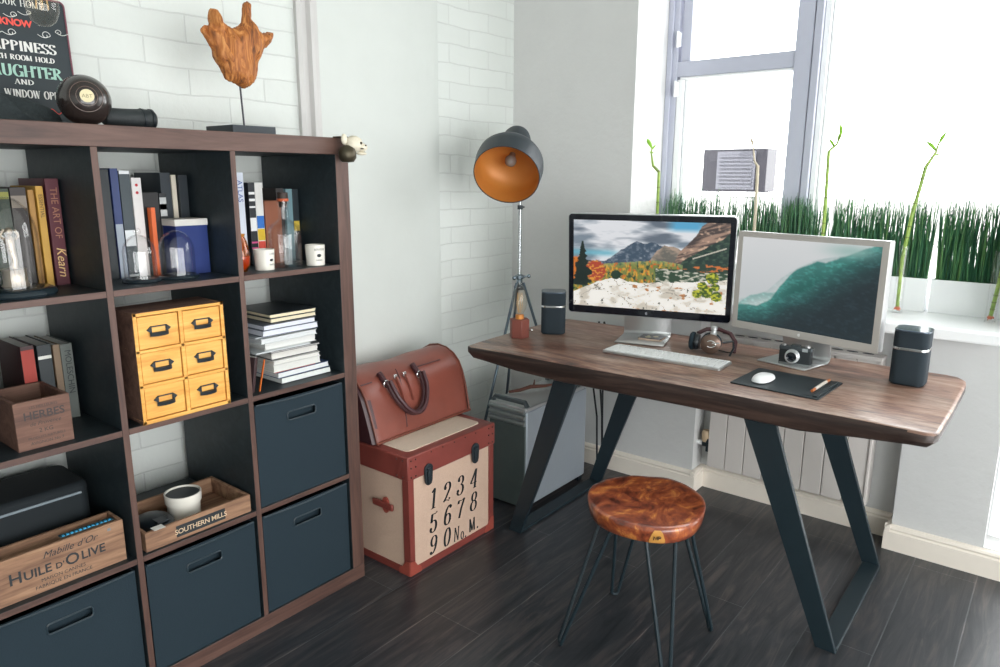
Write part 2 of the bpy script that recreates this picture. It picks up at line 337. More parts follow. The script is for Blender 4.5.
def serif(mb, text, h, T, thick=.12, thin=.035, shear=0.0, sq=1.0, track=0.0, align='c', width=None):
    W = sum(GL[c][0]+track for c in text)*sq
    if width: sq *= width/(W*h); W = sum(GL[c][0]+track for c in text)*sq
    x = {'c': -W/2, 'l': 0, 'r': -W}[align]; lvl = 0
    for ch in text:
        g = GL[ch]
        for st in g[1]:
            vs = []; k = len(st)
            for i, p in enumerate(st):
                q0 = st[max(i-1, 0)]; q1 = st[min(i+1, k-1)]; dx = (q1[0]-q0[0]); dy = (q1[1]-q0[1]); L = math.hypot(dx, dy) or 1; dx /= L; dy /= L
                wd = (thin+(thick-thin)*abs(dy)**1.5)/2
                if ch in 'AMNWKR' and dx*dy > 0 and abs(dx) > .05 and k == 2 and abs(dy) > .3: wd = thin/2*1.3
                for sg in (1, -1): vs.append((p[0]-dy*wd*sg, p[1]+dx*wd*sg))
            vs = [((x+(vx+shear*vy)*sq)*h, vy*h, lvl*2e-5) for vx, vy in vs]; lvl = (lvl+1) % 5
            mb.add(vs, [(2*i, 2*i+1, 2*i+3, 2*i+2) for i in range(k-1)], T)
        for d in (g[2] if len(g) > 2 else []):
            r = thick*0.62; mb.add([((x+(d[0]+r*math.cos(a)+shear*(d[1]))*sq)*h, (d[1]+r*math.sin(a))*h, 1e-4) for a in [2*PI*j/10 for j in range(10)]], [tuple(range(10))], T)
        x += (g[0]+track)*sq
def facing(x, y, z, dx=(1, 0, 0), up=(0, 0, 1)): return frame((x, y, z), dx, up)
def copytree(o, parent=None):
    c = o.copy(); C.objects.link(c); c.parent = parent
    for ch in list(o.children): copytree(ch, c)
    return c

# ================================================================== the room
fl = MB().box(-4.2, 1.9, -4.15, 0.55, -0.08, 0.0).build('floor', 'floor'); struct(fl); fl.location = (0, 0.049, 0)
struct(MB().box(-4.2, 1.9, -4.1, 0.6, 2.75, 2.85).build('ceiling', 'plaster'))
wl = MB().box(-4.2, 1.9, 0.42, 0.6, 0, 2.75).build('wall_left', 'brick'); struct(wl)
# smooth plastered chimney breast with a soft right edge, and the boxed moulding beside it
pb = MB().prism([(0.217, 0.43), (0.217, 0.400), (0.80, 0.400), (0.86, 0.421), (0.86, 0.43)], 0.0, 2.75).build('wall_left_plaster', 'plaster', bevel=0.004); struct(pb)
tr = MB()
tr.prism([(0.135, 0.425), (0.135, 0.404), (0.15, 0.398), (0.165, 0.404), (0.174, 0.404), (0.182, 0.388), (0.196, 0.388), (0.204, 0.400), (0.217, 0.396), (0.217, 0.425)], 0.0, 2.75)
struct(tr.build('trim_1', 'white'))
X0 = 1.385
wr = MB()
wr.box(X0, 1.75, -0.237, 0.42, 0, 2.75)                 # pier by the corner
wr.box(X0, 1.75, -0.60, -0.237, 0, 0.835)               # below the sill
wr.box(1.485, 1.75, -1.40, -0.60, 0, 0.835)             # radiator niche back
wr.box(X0, 1.75, -1.69, -1.40, 0, 0.835)
wr.box(X0, 1.75, -1.69, -1.655, 0.835, 2.75)
wr.box(X0, 1.75, -1.655, -0.237, 2.36, 2.75)
wr.box(X0, 1.75, -2.52, -1.69, 0, 0.10)
wr.box(X0, 1.75, -2.52, -1.69, 2.30, 2.75)
wr.box(X0, 1.75, -4.1, -2.52, 0, 2.75)
struct(wr.build('wall_right', 'wall'))
# rear wall with a window added for front fill, and the far left wall
rw = MB().box(-4.2, -3.7, -4.1, -3.95, 0, 2.75).box(0.9, 1.9, -4.1, -3.95, 0, 2.75).box(-3.7, 0.9, -4.1, -3.95, 0, 0.1).box(-3.7, 0.9, -4.1, -3.95, 2.1, 2.75)
struct(rw.build('wall_rear', 'plaster'))
rf = MB()
for a in (-3.7, -2.18, -.66, .84): rf.box(a, a+.06, -4.06, -4.0, 0.1, 2.1)
rf.box(-3.7, .9, -4.06, -4.0, 0.1, .16).box(-3.7, .9, -4.06, -4.0, 2.04, 2.1)
struct(rf.build('window_rear_fill', 'whitepl', bevel=0.004))
struct(MB().box(-4.3, -4.2, -4.1, 0.6, 0, 2.75).build('wall_far_left', 'plaster'))
def baseboard(mb, p0, p1, nrm, h=0.098, t=0.02):
    # moulded profile extruded from p0 to p1, nrm = horizontal outward normal
    prof = [(0, 0), (t, 0), (t, h*0.74), (t*0.75, h*0.8), (t*0.9, h*0.88), (t*0.7, h*0.95), (t*0.35, h), (0, h)]
    vs = []; k = len(prof)
    for p in (p0, p1):
        for a, z in prof: vs.append((p[0]+nrm[0]*a, p[1]+nrm[1]*a, z))
    mb.add(vs, [tuple(range(k)), tuple(range(k, 2*k))[::-1]] + [(i, i+k, (i+1) % k+k, (i+1) % k) for i in range(k)])
bb = MB()
baseboard(bb, (X0, 0.40), (X0, -0.6195), (-1, 0)); baseboard(bb, (X0-0.0193, -0.601), (1.484, -0.601), (0, -1)); baseboard(bb, (1.4845, -0.6), (1.4845, -1.4002), (-1, 0))
baseboard(bb, (1.484, -1.399), (X0-0.0213, -1.399), (0, 1)); baseboard(bb, (X0, -1.3797), (X0, -4.0), (-1, 0), t=0.022)
struct(bb.build('baseboard_right', 'cream', smooth=20))
bl = MB(); baseboard(bl, (0.235, 0.40), (0.86, 0.40), (0, -1)); baseboard(bl, (0.86, 0.42), (1.385, 0.42), (0, -1)); baseboard(bl, (-4.2, 0.42), (0.135, 0.42), (0, -1), t=0.015)
struct(bl.build('baseboard_left', 'cream', smooth=20))
# window sill board
sl = MB().box(1.300, 1.685, -1.672, -0.236, 0.838, 0.880)
struct(sl.build('trim_2', 'whitepl', bevel=0.008))
# window_1: outer frame, mullion, transom
W = 1.68
wf = MB()
wf.box(W, W+.07, -0.285, -0.237, .88, 2.36)
wf.box(W-.012, W, -0.262, -0.237, .88, 2.36)
wf.box(W+.012, W+.07, -0.341, -0.296, 1.884, 2.36)
wf.box(W, W+.07, -0.83, -0.285, 1.818, 1.884)
wf.box(W-.008, W+.07, -0.868, -0.80, .88, 2.36)
wf.box(W-.014, W+.07, -0.902, -0.872, .88, 2.36)
wf.box(W, W+.07, -0.902, -0.237, .88, .905)
wf.box(W, W+.07, -0.83, -0.285, 2.30, 2.36)
w1 = struct(wf.build('window_1', 'frame', bevel=0.004))
wb = MB()   # white casement parts and the frame of the wide pane
wb.box(W+.004, W+.07, -0.318, -0.287, .905, 1.806); wb.box(W+.02, W+.07, -0.338, -0.320, .905, 1.806)
wb.box(W+.004, W+.07, -0.80, -0.30, 1.806, 1.817)
wb.box(W+.01, W+.07, -0.925, -0.905, .88, 2.36); wb.box(W+.03, W+.07, -0.940, -0.927, .88, 2.36)
wb.box(W+.01, W+.07, -1.655, -1.62, .88, 2.36); wb.box(W+.01, W+.07, -1.655, -0.905, 2.31, 2.36); wb.box(W+.01, W+.07, -1.655, -0.905, .88, .92)
o = wb.build('window_sash', 'whitepl', w1, bevel=0.003)
g = MB().box(W+.04, W+.046, -0.80, -0.338, .905, 1.806).box(W+.04, W+.046, -0.80, -0.341, 1.884, 2.30).box(W+.04, W+.046, -1.62, -0.940, .92, 2.31)
g.build('window_pane', 'pane', w1, smooth=0)
h = MB()
for z in (1.975, 1.765):
    h.box(W-.022, W, -0.300, -0.284, z-.03, z+.03); h.tube([(W-.024, -0.292, z-.035), (W-.024, -0.292, z+.035)], .006)
h.build('hinge', 'whitepl', w1, bevel=0.002)
# window_2: balcony glazing to the right
D = 1.50
wd = MB().box(D, D+.06, -1.745, -1.69, .10, 2.3).box(D, D+.06, -2.52, -2.46, .10, 2.3).box(D, D+.06, -2.46, -1.745, 2.24, 2.3).box(D, D+.06, -2.46, -1.745, .10, .15)
w2 = struct(wd.build('window_2', 'whitepl', bevel=0.004))
MB().box(D+.03, D+.036, -2.46, -1.745, .15, 2.24).build('window_pane', 'pane', w2, smooth=0)

# ------------------------------------------------------------------ outside: balcony parapet and the unit standing on it
t = thing('balcony_parapet', 'white balcony parapet wall outside the window behind the reeds', 'parapet', (3.05, -1.0, 0))
MB().box(-.06, .06, -3.5, 3.5, 0.0, 1.22).build('parapet_wall', 'white', t)
MB().box(-.09, .09, -3.5, 3.5, 1.22, 1.26).build('coping', 'white', t, bevel=.006)
t = thing('air_conditioner', 'grey air conditioning unit with a slatted front seen outside through the left window', 'air conditioner', (2.9, 0.0, 1.26))
MB().box(-.02, .16, -.32, .075, .03, .285).build('housing', P('ac_grey', '1e1c26', .5), t, bevel=.006)
b = MB().box(-.028, -.02, -.255, -.02, .045, .27)
for k in range(9): b.box(-.036, -.028, -.24, -.035, .06+k*.022, .07+k*.022)
b.build('front_grille', P('ac_light', '5c5c64', .5), t)
MB().box(-.04, -.028, -.24, -.16, .245, .262).build('badge', P('ac_grey2', '4a4a52'), t)
b = MB()
for y in (-.28, .03): b.box(0, .14, y-.012, y+.012, 0, .03)
b.build('foot', 'whitepl', t)

# ================================================================== radiator in the niche
t = thing('radiator', 'white panel radiator with vertical grooves and slotted top grille under the window', 'radiator', (1.41, 0, 0))
b = MB(); y = -.655
n = 0
for k in range(8):
    y1 = y-.0795; b.box(0, .02, y-.0015, y1+.0015, .125, .705); y = y1
b.build('front_panel', P('rad_white', 'd5cfca', .45, var=.01), t, bevel=.0025)
MB().box(.02, .055, -1.285, -.66, .135, .70).build('heater_core', P('rad_dk', '9c9a98', .5), t)
top = MB().box(-.005, .07, -1.30, -.645, .705, .722)
top.build('top_cover', P('rad_white', 'd5cfca'), t, bevel=.003)
s = MB()
for k in range(11): 
    yy = -.69-k*.055
    s.prism([(0.042+.010*math.cos(a), yy+.021*math.sin(a)) for a in [2*PI*j/14 for j in range(14)]], .7215, .7228)
s.build('vent_slot', P('slot_dark', '3a4448'), t)
MB().box(-.005, .065, -1.30, -1.288, .13, .705).build('side_cover', P('rad_white', 'd5cfca'), t, bevel=.003)
v = MB().tube([(0.02, -.60, .222), (0.02, -.628, .222)], .011, 12).build('valve_pipe', 'whitepl', t)
v = MB().tube([(0.02, -.625, .222), (0.02, -.658, .222)], .016, 12).box(.0, .04, -.658, -.645, .19, .25).build('valve_body', 'iron', t, bevel=.002)
v = MB().lathe([(0, .232), (.017, .232), (.021, .245), (.021, .275), (.016, .283), (0, .283)], 16, Matrix.Translation((0.018, -.640, 0))).build('valve_knob', P('beige_knob', 'c4ab8c'), t)

# ================================================================== reed planters on the sill
PL = [(-.275, -.635, 'left-hand white window planter of green horsetail reeds, behind the black monitor'),
      (-.645, -1.005, 'white window planter of green reeds, second from the left'),
      (-1.015, -1.384, 'white window planter of dark green reeds behind the silver monitor'),
      (-1.396, -1.645, 'right-hand white window planter of dark green reeds, above the right speaker')]
for i, (ya, yb, lab) in enumerate(PL):
    L = ya-yb; t = thing('reed_planter', lab, 'planter', (1.635, (ya+yb)/2, .880), 0, 'reed planters on the window sill')
    b = MB().box(-.035, -.030, -L/2, L/2, 0, .125).box(.030, .035, -L/2, L/2, 0, .125).box(-.03, .03, -L/2, -L/2+.005, 0, .125).box(-.03, .03, L/2-.005, L/2, 0, .125).box(-.03, .03, -L/2, L/2, 0, .01)
    b.build('trough', 'whitepl', t, bevel=.002)
    MB().box(-.03, .03, -L/2+.005, L/2-.005, .01, .115).build('soil', 'soil', t)
    rnd = random.Random(i+3); b = MB()
    for k in range(int(L*980)):
        y = rnd.uniform(-L/2+.008, L/2-.008)
        if i == 0 and -.13 < y < -.105 : continue
        x = rnd.uniform(-.026, .026); h = rnd.triangular(.17, .33, .27)*(1.0 if i else 1.04); z0 = .112
        lx, ly = rnd.gauss(0, .010), rnd.gauss(0, .012)
        r = rnd.uniform(.0016, .0030)
        b.tube([(x, y, z0), (x+lx*.4, y+ly*.4, z0+h*.5), (min(x+lx, .034), y+ly, z0+h)], [r, r, r*.35], 4)
        for q in range(rnd.randint(1, 3)):      # little side blades
            zz = z0+h*rnd.uniform(.35, .95); dy = rnd.choice((-1, 1))*rnd.uniform(.004, .010)
            b.tube([(x+lx*.6, y+ly*.6, zz), (x+lx*.6+rnd.uniform(-.004, .004), y+ly*.6+dy, zz+rnd.uniform(.014, .03))], [.0014, .0004], 3)
    o = b.build('reeds', 'reed', t, smooth=0); o['kind'] = 'stuff'
# lucky bamboo canes in slim glass tubes
def cane(label, y, pts, leaves, dried=False, rootc=True, vase=True):
    x = 1.515; t = thing('bamboo_stalk', label, 'bamboo stalk', (x, y, .880), 0, 'single bamboo stalks in glass tubes on the sill')
    if vase:
        MB().shell([(.015, .002), (.0175, .002), (.0175, .25), (.0155, .25)], 20).lathe([(0, .0), (.0175, .0), (.0175, .006), (0, .006)], 20).build('glass_tube', 'glass', t)
    P3 = [Vector((0.0, py, pz)) for py, pz in pts]; rr = [.0065]*(len(P3)); rr[-1] = .003; rr[-2] = .004
    b = MB().tube(P3, rr, 8); c = b.build('cane', 'driedcane' if dried else 'cane', t)
    b = MB()
    for i in range(1, len(P3)-2):
        for q in range(1, 4):
            p = P3[i-1].lerp(P3[i], q/4); b.tube([p, p+Vector((0, 0, .004))], .0075, 8)
    b.build('node_ring', P('node_brown', '6d7a38') if not dried else 'driedcane', c)
    for p, d, l in leaves:
        p = Vector((0, *p)); d = Vector(d).normalized(); s = d.cross(Vector((1, .3, .2))).normalized()
        m = MB(); w = l*.11
        vs = []; 
        for q in range(6):
            u = q/5; ww = w*math.sin(PI*min(.98, u*.9+.1)); cpt = p+d*(l*u)+Vector((0, 0, -.25*l*u*u)); vs += [cpt+s*ww, cpt-s*ww+Vector((.001, 0, 0))]
        m.add(vs, [(2*q, 2*q+1, 2*q+3, 2*q+2) for q in range(5)]); lf = m.build('leaf', 'driedcane' if dried else 'leaf', t)
        sd = lf.modifiers.new('thick', 'SOLIDIFY'); sd.thickness = .0008
    if rootc:
        b = MB(); rnd = random.Random(int(abs(y)*1000))
        for k in range(22):
            a = rnd.uniform(0, 2*PI); b.tube([(0, pts[0][0], .035), (.006*math.cos(a), .006*math.sin(a), .02), (.011*math.cos(a+.5), .011*math.sin(a+.5), .008+rnd.uniform(0, .012))], [.003, .002, .001], 4)
        b.ball((0, pts[0][0], .018), .008, 10); b.build('roots', 'rootred', t)
    return t
cane('tall bamboo stalk in a glass tube standing just right of the silver monitor', -1.308, [(0, .02), (.003, .20), (-.010, .36), (-.035, .535), (-.060, .585), (-.066, .62)],
     [((-.060, .590), (0, .55, .75), .06), ((-.066, .615), (0, -.35, 1), .055), ((-.05, .575), (0, -1, .35), .03)])
cane('bamboo stalk with small brown-green leaves rising behind the silver monitor', -1.018, [(0, .02), (-.002, .20), (.0, .36), (.008, .595), (-.018, .62), (-.03, .655)],
     [((-.02, .625), (0, -.2, 1), .06), ((-.01, .61), (0, .5, 1), .05), ((-.03, .65), (0, .1, 1), .06)])
cane('crooked bamboo stalk with one long green leaf, beside the window reveal at far left', -.303, [(0, .02), (-.003, .25), (.0, .515), (.008, .525), (.03, .545), (.042, .60), (.040, .625)],
     [((.040, .62), (0, .5, 1), .075), ((.040, .615), (0, -.5, .8), .035), ((.03, .6), (0, 1, .5), .03)])
cane('thin dried bamboo stalk rising behind the right edge of the black monitor', -.752, [(0, .02), (.003, .25), (.006, .40), (.01, .54), (.025, .56), (.035, .62)],
     [((.035, .62), (0, .3, 1), .05)], dried=True)
cane('bamboo stalk in a glass tube at the far right end of the window sill', -1.600, [(0, .02), (-.008, .12), (-.02, .28), (-.035, .5), (-.05, .56), (-.06, .6)],
     [((-.05, .57), (0, -.4, 1), .06)])
# ================================================================== the bookcase
FR, DV, CE = .05, .016, .335
HH = 2*FR+4*CE+3*DV
def zt(r): return HH-FR-r*CE-(r-1)*DV          # top of board under row r
def cx(k): return -(FR+k*(CE+DV))               # right side of column k (0 = rightmost)
DEP = .39
t = thing('bookcase', 'large dark walnut open cube bookcase against the left wall', 'bookcase', (0, 0, 0))
LW = -(2*FR+4*CE+3*DV)
MB().box(LW, 0, 0, DEP, HH-FR, HH).build('top_panel', 'shelf', t, bevel=.0015)
MB().box(LW, 0, 0, DEP, 0, FR).build('base_panel', 'shelf', t, bevel=.0015)
for a in (LW, -FR): MB().box(a, a+FR, 0, DEP, FR, HH-FR).build('side_panel', 'shelfz', t, bevel=.0015)
for k in (1, 2, 3): MB().box(cx(k-1)-CE-DV, cx(k-1)-CE, 0.0, DEP, FR, HH-FR).build('divider', 'shelfz', t, bevel=.001)
for k in range(4):
    for r in (1, 2, 3): MB().box(cx(k)-CE, cx(k), 0.0005, DEP, zt(r)-DV, zt(r)).build('shelf_board', 'shelf', t, bevel=.001)

for ch in t.children:      # front edges stay walnut; faces inside the cells have shade painted in
    ch.data.materials.append(M['shelf_shade'])
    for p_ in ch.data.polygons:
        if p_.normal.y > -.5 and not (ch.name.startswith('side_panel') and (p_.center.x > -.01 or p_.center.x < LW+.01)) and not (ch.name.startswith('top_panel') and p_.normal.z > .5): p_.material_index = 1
# ---- black fabric storage boxes
def fabbox(col, z, lab):
    x1 = cx(col)-.006; x0 = cx(col)-CE+.006; W_ = x1-x0; H_ = .318
    t = thing('storage_box', lab, 'storage box', ((x0+x1)/2, .008, z), 0, 'black fabric boxes in the bookcase')
    h = W_/2; b = MB(); D_ = .36; a0, a1, z0, z1 = -.052, .052, .245, .272
    b.box(-h, a0, 0, .005, 0, H_); b.box(a1, h, 0, .005, 0, H_); b.box(a0, a1, 0, .005, 0, z0); b.box(a0, a1, 0, .005, z1, H_)
    b.box(-h, h, D_-.005, D_, 0, H_); b.box(-h, -h+.005, .005, D_-.005, 0, H_); b.box(h-.005, h, .005, D_-.005, 0, H_); b.box(-h, h, .005, D_-.005, 0, .006)
    b.build('box_body', 'blackfab', t)
    pts = [(x, -.001, z) for x, z in rounded(a0, a1, z0, z1, .008, 4)]
    MB().tube(pts, .0022, 6, closed=True).build('handle_rim', P('rim_black', '26343c', .3), t)
    pts = [(-h+.004+(W_-.008)*k/12, -.0005, H_-.001-.006*math.sin(PI*k/12)) for k in range(13)]
    MB().tube(pts, .0028, 6).build('piping_and_sheen', P('rim_black', '26343c', .3), t)
    MB().box(-.06, .06, .02, .03, .21, .30).build('inner_flap', 'blackfab', t)
    return t
fabbox(0, zt(3), 'black fabric storage box in the right column, directly under the stack of magazines')
fabbox(0, FR, 'black fabric storage box in the bottom row at the right end, shiny handle rim')
fabbox(1, FR, 'black fabric storage box in the bottom row, below the low wooden tray')
fabbox(2, FR, 'black fabric storage box at the bottom left, below the olive oil crate')

# ---- books
def book(x, y, z, th, h, d, cover, label, lean=0.0, group=None, title=None, tcol='e8e0d0', band=None, name='book'):
    """upright, spine towards the room; x = left edge of the spine"""
    t = thing(name, label, 'book', (x, y, z), 0, group)
    T = Matrix.Rotation(lean, 4, 'Y')
    cm = P('cover_'+cover, cover, .5)
    MB().box(0, .002, 0, d, 0, h, T).box(th-.002, th, 0, d, 0, h, T).box(0, th, 0, .003, 0, h, T).build('cover', cm, t, bevel=.0008)
    MB().box(.002, th-.002, .003, d-.004, .003, h-.003, T).build('pages', 'page', t)
    if band:
        b = MB()
        for z0, z1, col in band: 
            MB().box(.0008, th-.0008, -.0006, .002, h*z0, h*z1, T).build('spine_band', P('band_'+col, col), t)
    if title:
        m = MB(); sans(m, title, min(th*.75, h*.8/max(3, len(title))*1.6), T @ frame((th*.32, -.001, h*.92), (0, 0, -1), (1, 0, 0)), align='LEFT'); m.build('spine_title', P('ttl_'+tcol, tcol), t, smooth=0)
    return t
Z1, Z2, Z3 = zt(1)+.0005, zt(2)+.0005, zt(3)+.0005
G = 'books in the top left cell'
bk_ = book(-.787, .19, Z1, .030, .262, .17, '5b2430', 'maroon hardback with gold title at the right end of the top left cell', group=G, title='THE ART OF', tcol='a8745c')
m = MB(); sans(m, 'Kearn', .030, frame((.008, -.0012, .095), (0, 0, -1), (1, 0, 0)), align='LEFT', shear=.3); m.build('spine_title', P('ttl_gold', 'e2bd80'), bk_, smooth=0)
book(-.809, .19, Z1, .016, .244, .165, 'c99a3e', 'slim yellow book with dark spine title beside the maroon hardback', group=G, title='ESSENTIAL', tcol='4a3a28')
book(-.825, .195, Z1, .013, .235, .16, 'a87a34', 'thin ochre book behind the edge of the glass dome', group=G)
book(-.861, .20, Z1, .034, .241, .16, '2e2422', 'dark brown book with a pale portrait on its spine behind the large dome', group=G, band=[(.80, .92, '8f8478')])
book(-.918, .20, Z1, .055, .238, .16, '2b3a2c', 'thick dark green book with yellow spine lettering behind the glass dome', group=G, band=[(.90, .97, '8a8a40')])
G = 'books in the top middle cell'
book(-.712, .09, Z1, .010, .258, .2, 'c9ced6', 'thin white book leaning at the left side of the top middle cell', group=G, lean=0.0)
book(-.694, .19, Z1, .058, .285, .19, '20272c', 'very thick black album in the top middle cell', group=G)
book(-.632, .19, Z1, .020, .288, .19, '26386a', 'tall book with a shiny blue spine in the top middle cell', group=G, lean=.0, band=[(.0, .5, '9fa8b4')])
book(-.610, .19, Z1, .028, .282, .19, '39444a', 'dark grey book with a white outlined spine in the top middle cell', group=G, band=[(.0, .03, 'dfe2e4'), (.97, 1.0, 'dfe2e4'), (.3, .45, 'dfe2e4')])
t_ = book(-.580, .19, Z1, .026, .264, .19, 'dcd8d6', 'white book with two red dots on its spine', group=G)
m = MB()
for zz in (.245, .225): m.add([(.013+.004*math.cos(2*PI*j/12), -.0008, zz+.004*math.sin(2*PI*j/12)) for j in range(12)], [tuple(range(12))])
m.build('red_dot', P('red_ink', 'c23038'), t_)
book(-.552, .20, Z1, .046, .225, .18, '1e1c1e', 'black box-like book right of the red-dotted book', group=G)
book(-.545, .17, Z1, .012, .185, .02, 'e0662c', 'narrow orange booklet in front of the black box-like book', group=G)
book(-.504, .20, Z1, .020, .222, .18, '23262a', 'dark book with a white patterned patch near the top of its spine', group=G, band=[(.72, .95, 'b9bcbc'), (.80, .87, '23262a')])
book(-.482, .23, Z1, .030, .278, .15, '232c34', 'tall black book behind the blue box', group=G)
book(-.450, .23, Z1, .014, .272, .15, 'd6cdbb', 'narrow cream book standing above the blue box', group=G)
book(-.434, .22, Z1, .026, .272, .16, '1c252c', 'tall black book at the right of the top middle cell', group=G)
t = thing('card_box', 'deep blue box with a white lid band in the top middle cell', 'box', (-.455, .13, Z1))
MB().box(-.046, .046, 0, .08, 0, .135).build('box_body', P('deep_blue', '182f70'), t, bevel=.001)
MB().box(-.048, .048, -.001, .082, .135, .153).build('lid', 'page', t, bevel=.001)
G = 'books in the top right cell'
book(-.300, .18, Z1, .014, .300, .19, '28323a', 'tall black book with white tip at the left of the top right cell', group=G, band=[(.94, 1.0, 'dfe2e4')])
book(-.284, .18, Z1, .030, .280, .19, 'd3dae6', 'tall white book with blue spine lettering in the top right cell', group=G, title='ATLAS', tcol='2a4a9a')
book(-.240, .18, Z1, .022, .250, .19, '20242a', 'black book with white and pink stripes on its spine', group=G, band=[(.86, .89, 'e6e6e6'), (.78, .81, 'e6e6e6'), (.7, .72, 'e6e6e6'), (.42, .58, 'e6e6e6'), (.27, .29, 'd8508c'), (.2, .22, 'd8508c')])
book(-.217, .18, Z1, .026, .250, .19, 'e0dfdb', 'white book with blue, yellow and red blots on its spine', group=G, band=[(.45, .6, '2f6fc0'), (.3, .44, 'e0bc30'), (.2, .29, 'd84a3a')])
book(-.190, .175, Z1, .058, .195, .15, '93583f', 'short thick tan-brown book behind the glass bottle', group=G)
book(-.130, .20, Z1, .028, .232, .17, '3a3636', 'dark grey book in the top right cell beside the teal one', group=G)
book(-.101, .19, Z1, .024, .230, .17, '6f8e96', 'grey-teal book in the top right cell', group=G)
book(-.076, .19, Z1, .022, .229, .17, '1f2a30', 'black book with a yellow badge on its spine, rightmost of the top right cell', group=G, band=[(.42, .56, 'c9b040')])
G = 'books in the left cell of the second row'
book(-.886, .20, Z2, .030, .208, .16, '3a1c1e', 'red and yellow paperback behind the small herb box', group=G, band=[(.48, .95, 'a33a30'), (.06, .47, 'dba030')])
book(-.850, .20, Z2, .032, .205, .16, '20282c', 'black book with a white dot on its spine behind the herb box', group=G, band=[(.82, .86, 'd8d8d0')])
book(-.814, .20, Z2, .016, .200, .16, '7c6650', 'slim tan book behind the herb box', group=G)
book(-.797, .20, Z2, .028, .198, .16, '5d625e', 'grey book with dark spine lettering behind the herb box', group=G, title='MOLESCHIN', tcol='2a3032')
t = thing('cloth_pouch', 'black soft pouch at the left of the second row, behind the herb box', 'pouch', (-1.0, .26, Z2))
MB().lathe([(0, 0), (.07, 0), (.08, .03), (.078, .12), (.06, .19), (.03, .215), (0, .222)], 20, sx=.95, sy=1.0).build('pouch_body', 'blackfab', t)
MB().tube([(.05*math.cos(a), .05*math.sin(a), .2) for a in [2*PI*k/16 for k in range(16)]], .004, 6, closed=True).build('drawstring', 'cable', t)

# ---- glass domes
def dome(label, x, y, z, r, h, br, bh, knob=False, fig=False):
    t = thing('glass_dome', label, 'glass dome', (x, y, z), 0, 'glass domes in the top row')
    MB().lathe([(0, 0), (br, 0), (br*1.02, bh*.3), (br*.98, bh*.7), (br*.86, bh), (0, bh)], 36).build('dome_base', P('base_black', '1e282e', .25), t)
    prof = [(r, bh), (r, bh+h*.55)]+[(r*math.cos(a), bh+h*.55+h*.45*math.sin(a)) for a in [math.radians(q) for q in range(10, 91, 10)]]
    inner = [(max(p-.002, 0), z_-.0015) for p, z_ in prof][::-1]
    MB().lathe([(max(p, .0), z_) for p, z_ in prof], 40).lathe(inner[::-1], 40).build('glass_cover', 'glass', t)
    if knob: MB().ball((0, 0, bh+h+.008), .009, 12).build('knob', 'glass', t)
    return t
D1 = dome('large glass dome on a black base in the top left cell with a figurine inside', -.905, .10, Z1, .056, .205, .080, .018)
dome('small glass dome with a knob on a thin base, left of the pair', -.622, .095, Z1, .040, .112, .046, .010, True)
dome('small round-topped glass dome, right of the pair in the top middle cell', -.522, .095, Z1, .045, .118, .052, .010)
t = thing('statuette', 'small pewter figure on a round plinth inside the large glass dome', 'statuette', (-.905, .10, Z1+.0185))
MB().lathe([(0, 0), (.026, 0), (.028, .004), (.024, .010), (.024, .036), (.027, .042), (0, .042)], 24).build('plinth', P('pewter', 'a89a88', .35, metal=.6, bmp=.4, scale=90), t)
b = MB().tube([(0, 0, .042), (.004, 0, .06), (0, 0, .085), (-.002, 0, .108), (0, 0, .118)], [.010, .007, .009, .011, .004], 12).ball((0, 0, .127), .0085, 12)
b.tube([(-.010, 0, .108), (-.018, 0, .118), (-.010, 0, .132)], .003, 8).tube([(.010, 0, .108), (.018, -.002, .115), (.012, 0, .130)], .003, 8)
b.build('figure', P('pewter', 'a89a88'), t)

# ---- bottle, cups, amber glass
t = thing('glass_bottle', 'clear square-shouldered glass bottle with a dark and orange stopper', 'bottle', (-.183, .09, Z1))
MB().lathe([(0, 0), (.045, 0), (.049, .006), (.0495, .10), (.044, .122), (.022, .138), (.0155, .146), (.0155, .188), (.018, .190), (.018, .196), (.013, .196)], 36).lathe([(0, .008), (.044, .009), (.046, .10), (.04, .118), (.013, .142), (.0125, .196)], 36).build('bottle_glass', 'glass', t)
MB().lathe([(0, .178), (.012, .178), (.0125, .200), (.016, .201), (.016, .222), (0, .224)], 20).build('stopper', P('stopper_dk', '33251f'), t)
MB().lathe([(.0161, .196), (.0175, .196), (.0175, .204), (.0161, .204)], 20).build('stopper_ring', P('stopper_or', 'b8542e'), t)
m = MB(); sans(m, '200 ml', .011, facing(0, -.0497, .02)); m.build('glass_lettering', 'ink', t, smooth=0)
def cup(label, x, y, z, r0, r1, h, lines, rz=0.0):
    t = thing('candle_cup', label, 'cup', (x, y, z), rz, 'small printed cups in the top right cell')
    MB().shell([(0.0005, 0), (r0, 0), (r1, h), (r1-.003, h), (r0-.003, .006), (0.0005, .006)], 32).build('cup_body', 'porcelain', t)
    MB().lathe([(0, h*.6), (r1-.0045, h*.6), (r1-.0045, h*.68), (0, h*.68)], 24).build('wax', 'page', t)
    m = MB()
    for txt, s, zz in lines: sans(m, txt, s, facing(0, -(r0+(r1-r0)*zz/h)-.0012, zz))
    m.ball((0, -r0-.0005, h*.5), .007, 10, (1, .2, .8)); m.build('printed_label', 'ink', t, smooth=0)
    return t
cup('white printed cup beside the striped books, left of the clear bottle', -.272, .07, Z1, .027, .030, .060, [('CAFE', .008, .045), ('PARIS', .007, .014)], math.radians(12))
cup('white printed cup standing alone right of the clear bottle', -.104, .05, Z1, .028, .030, .063, [('BOUGIE', .009, .047), ('PARIS', .008, .014)], math.radians(-14))
t = thing('amber_jar', 'amber glass jar half hidden behind the divider in the top right cell', 'jar', (-.345, .08, Z1))
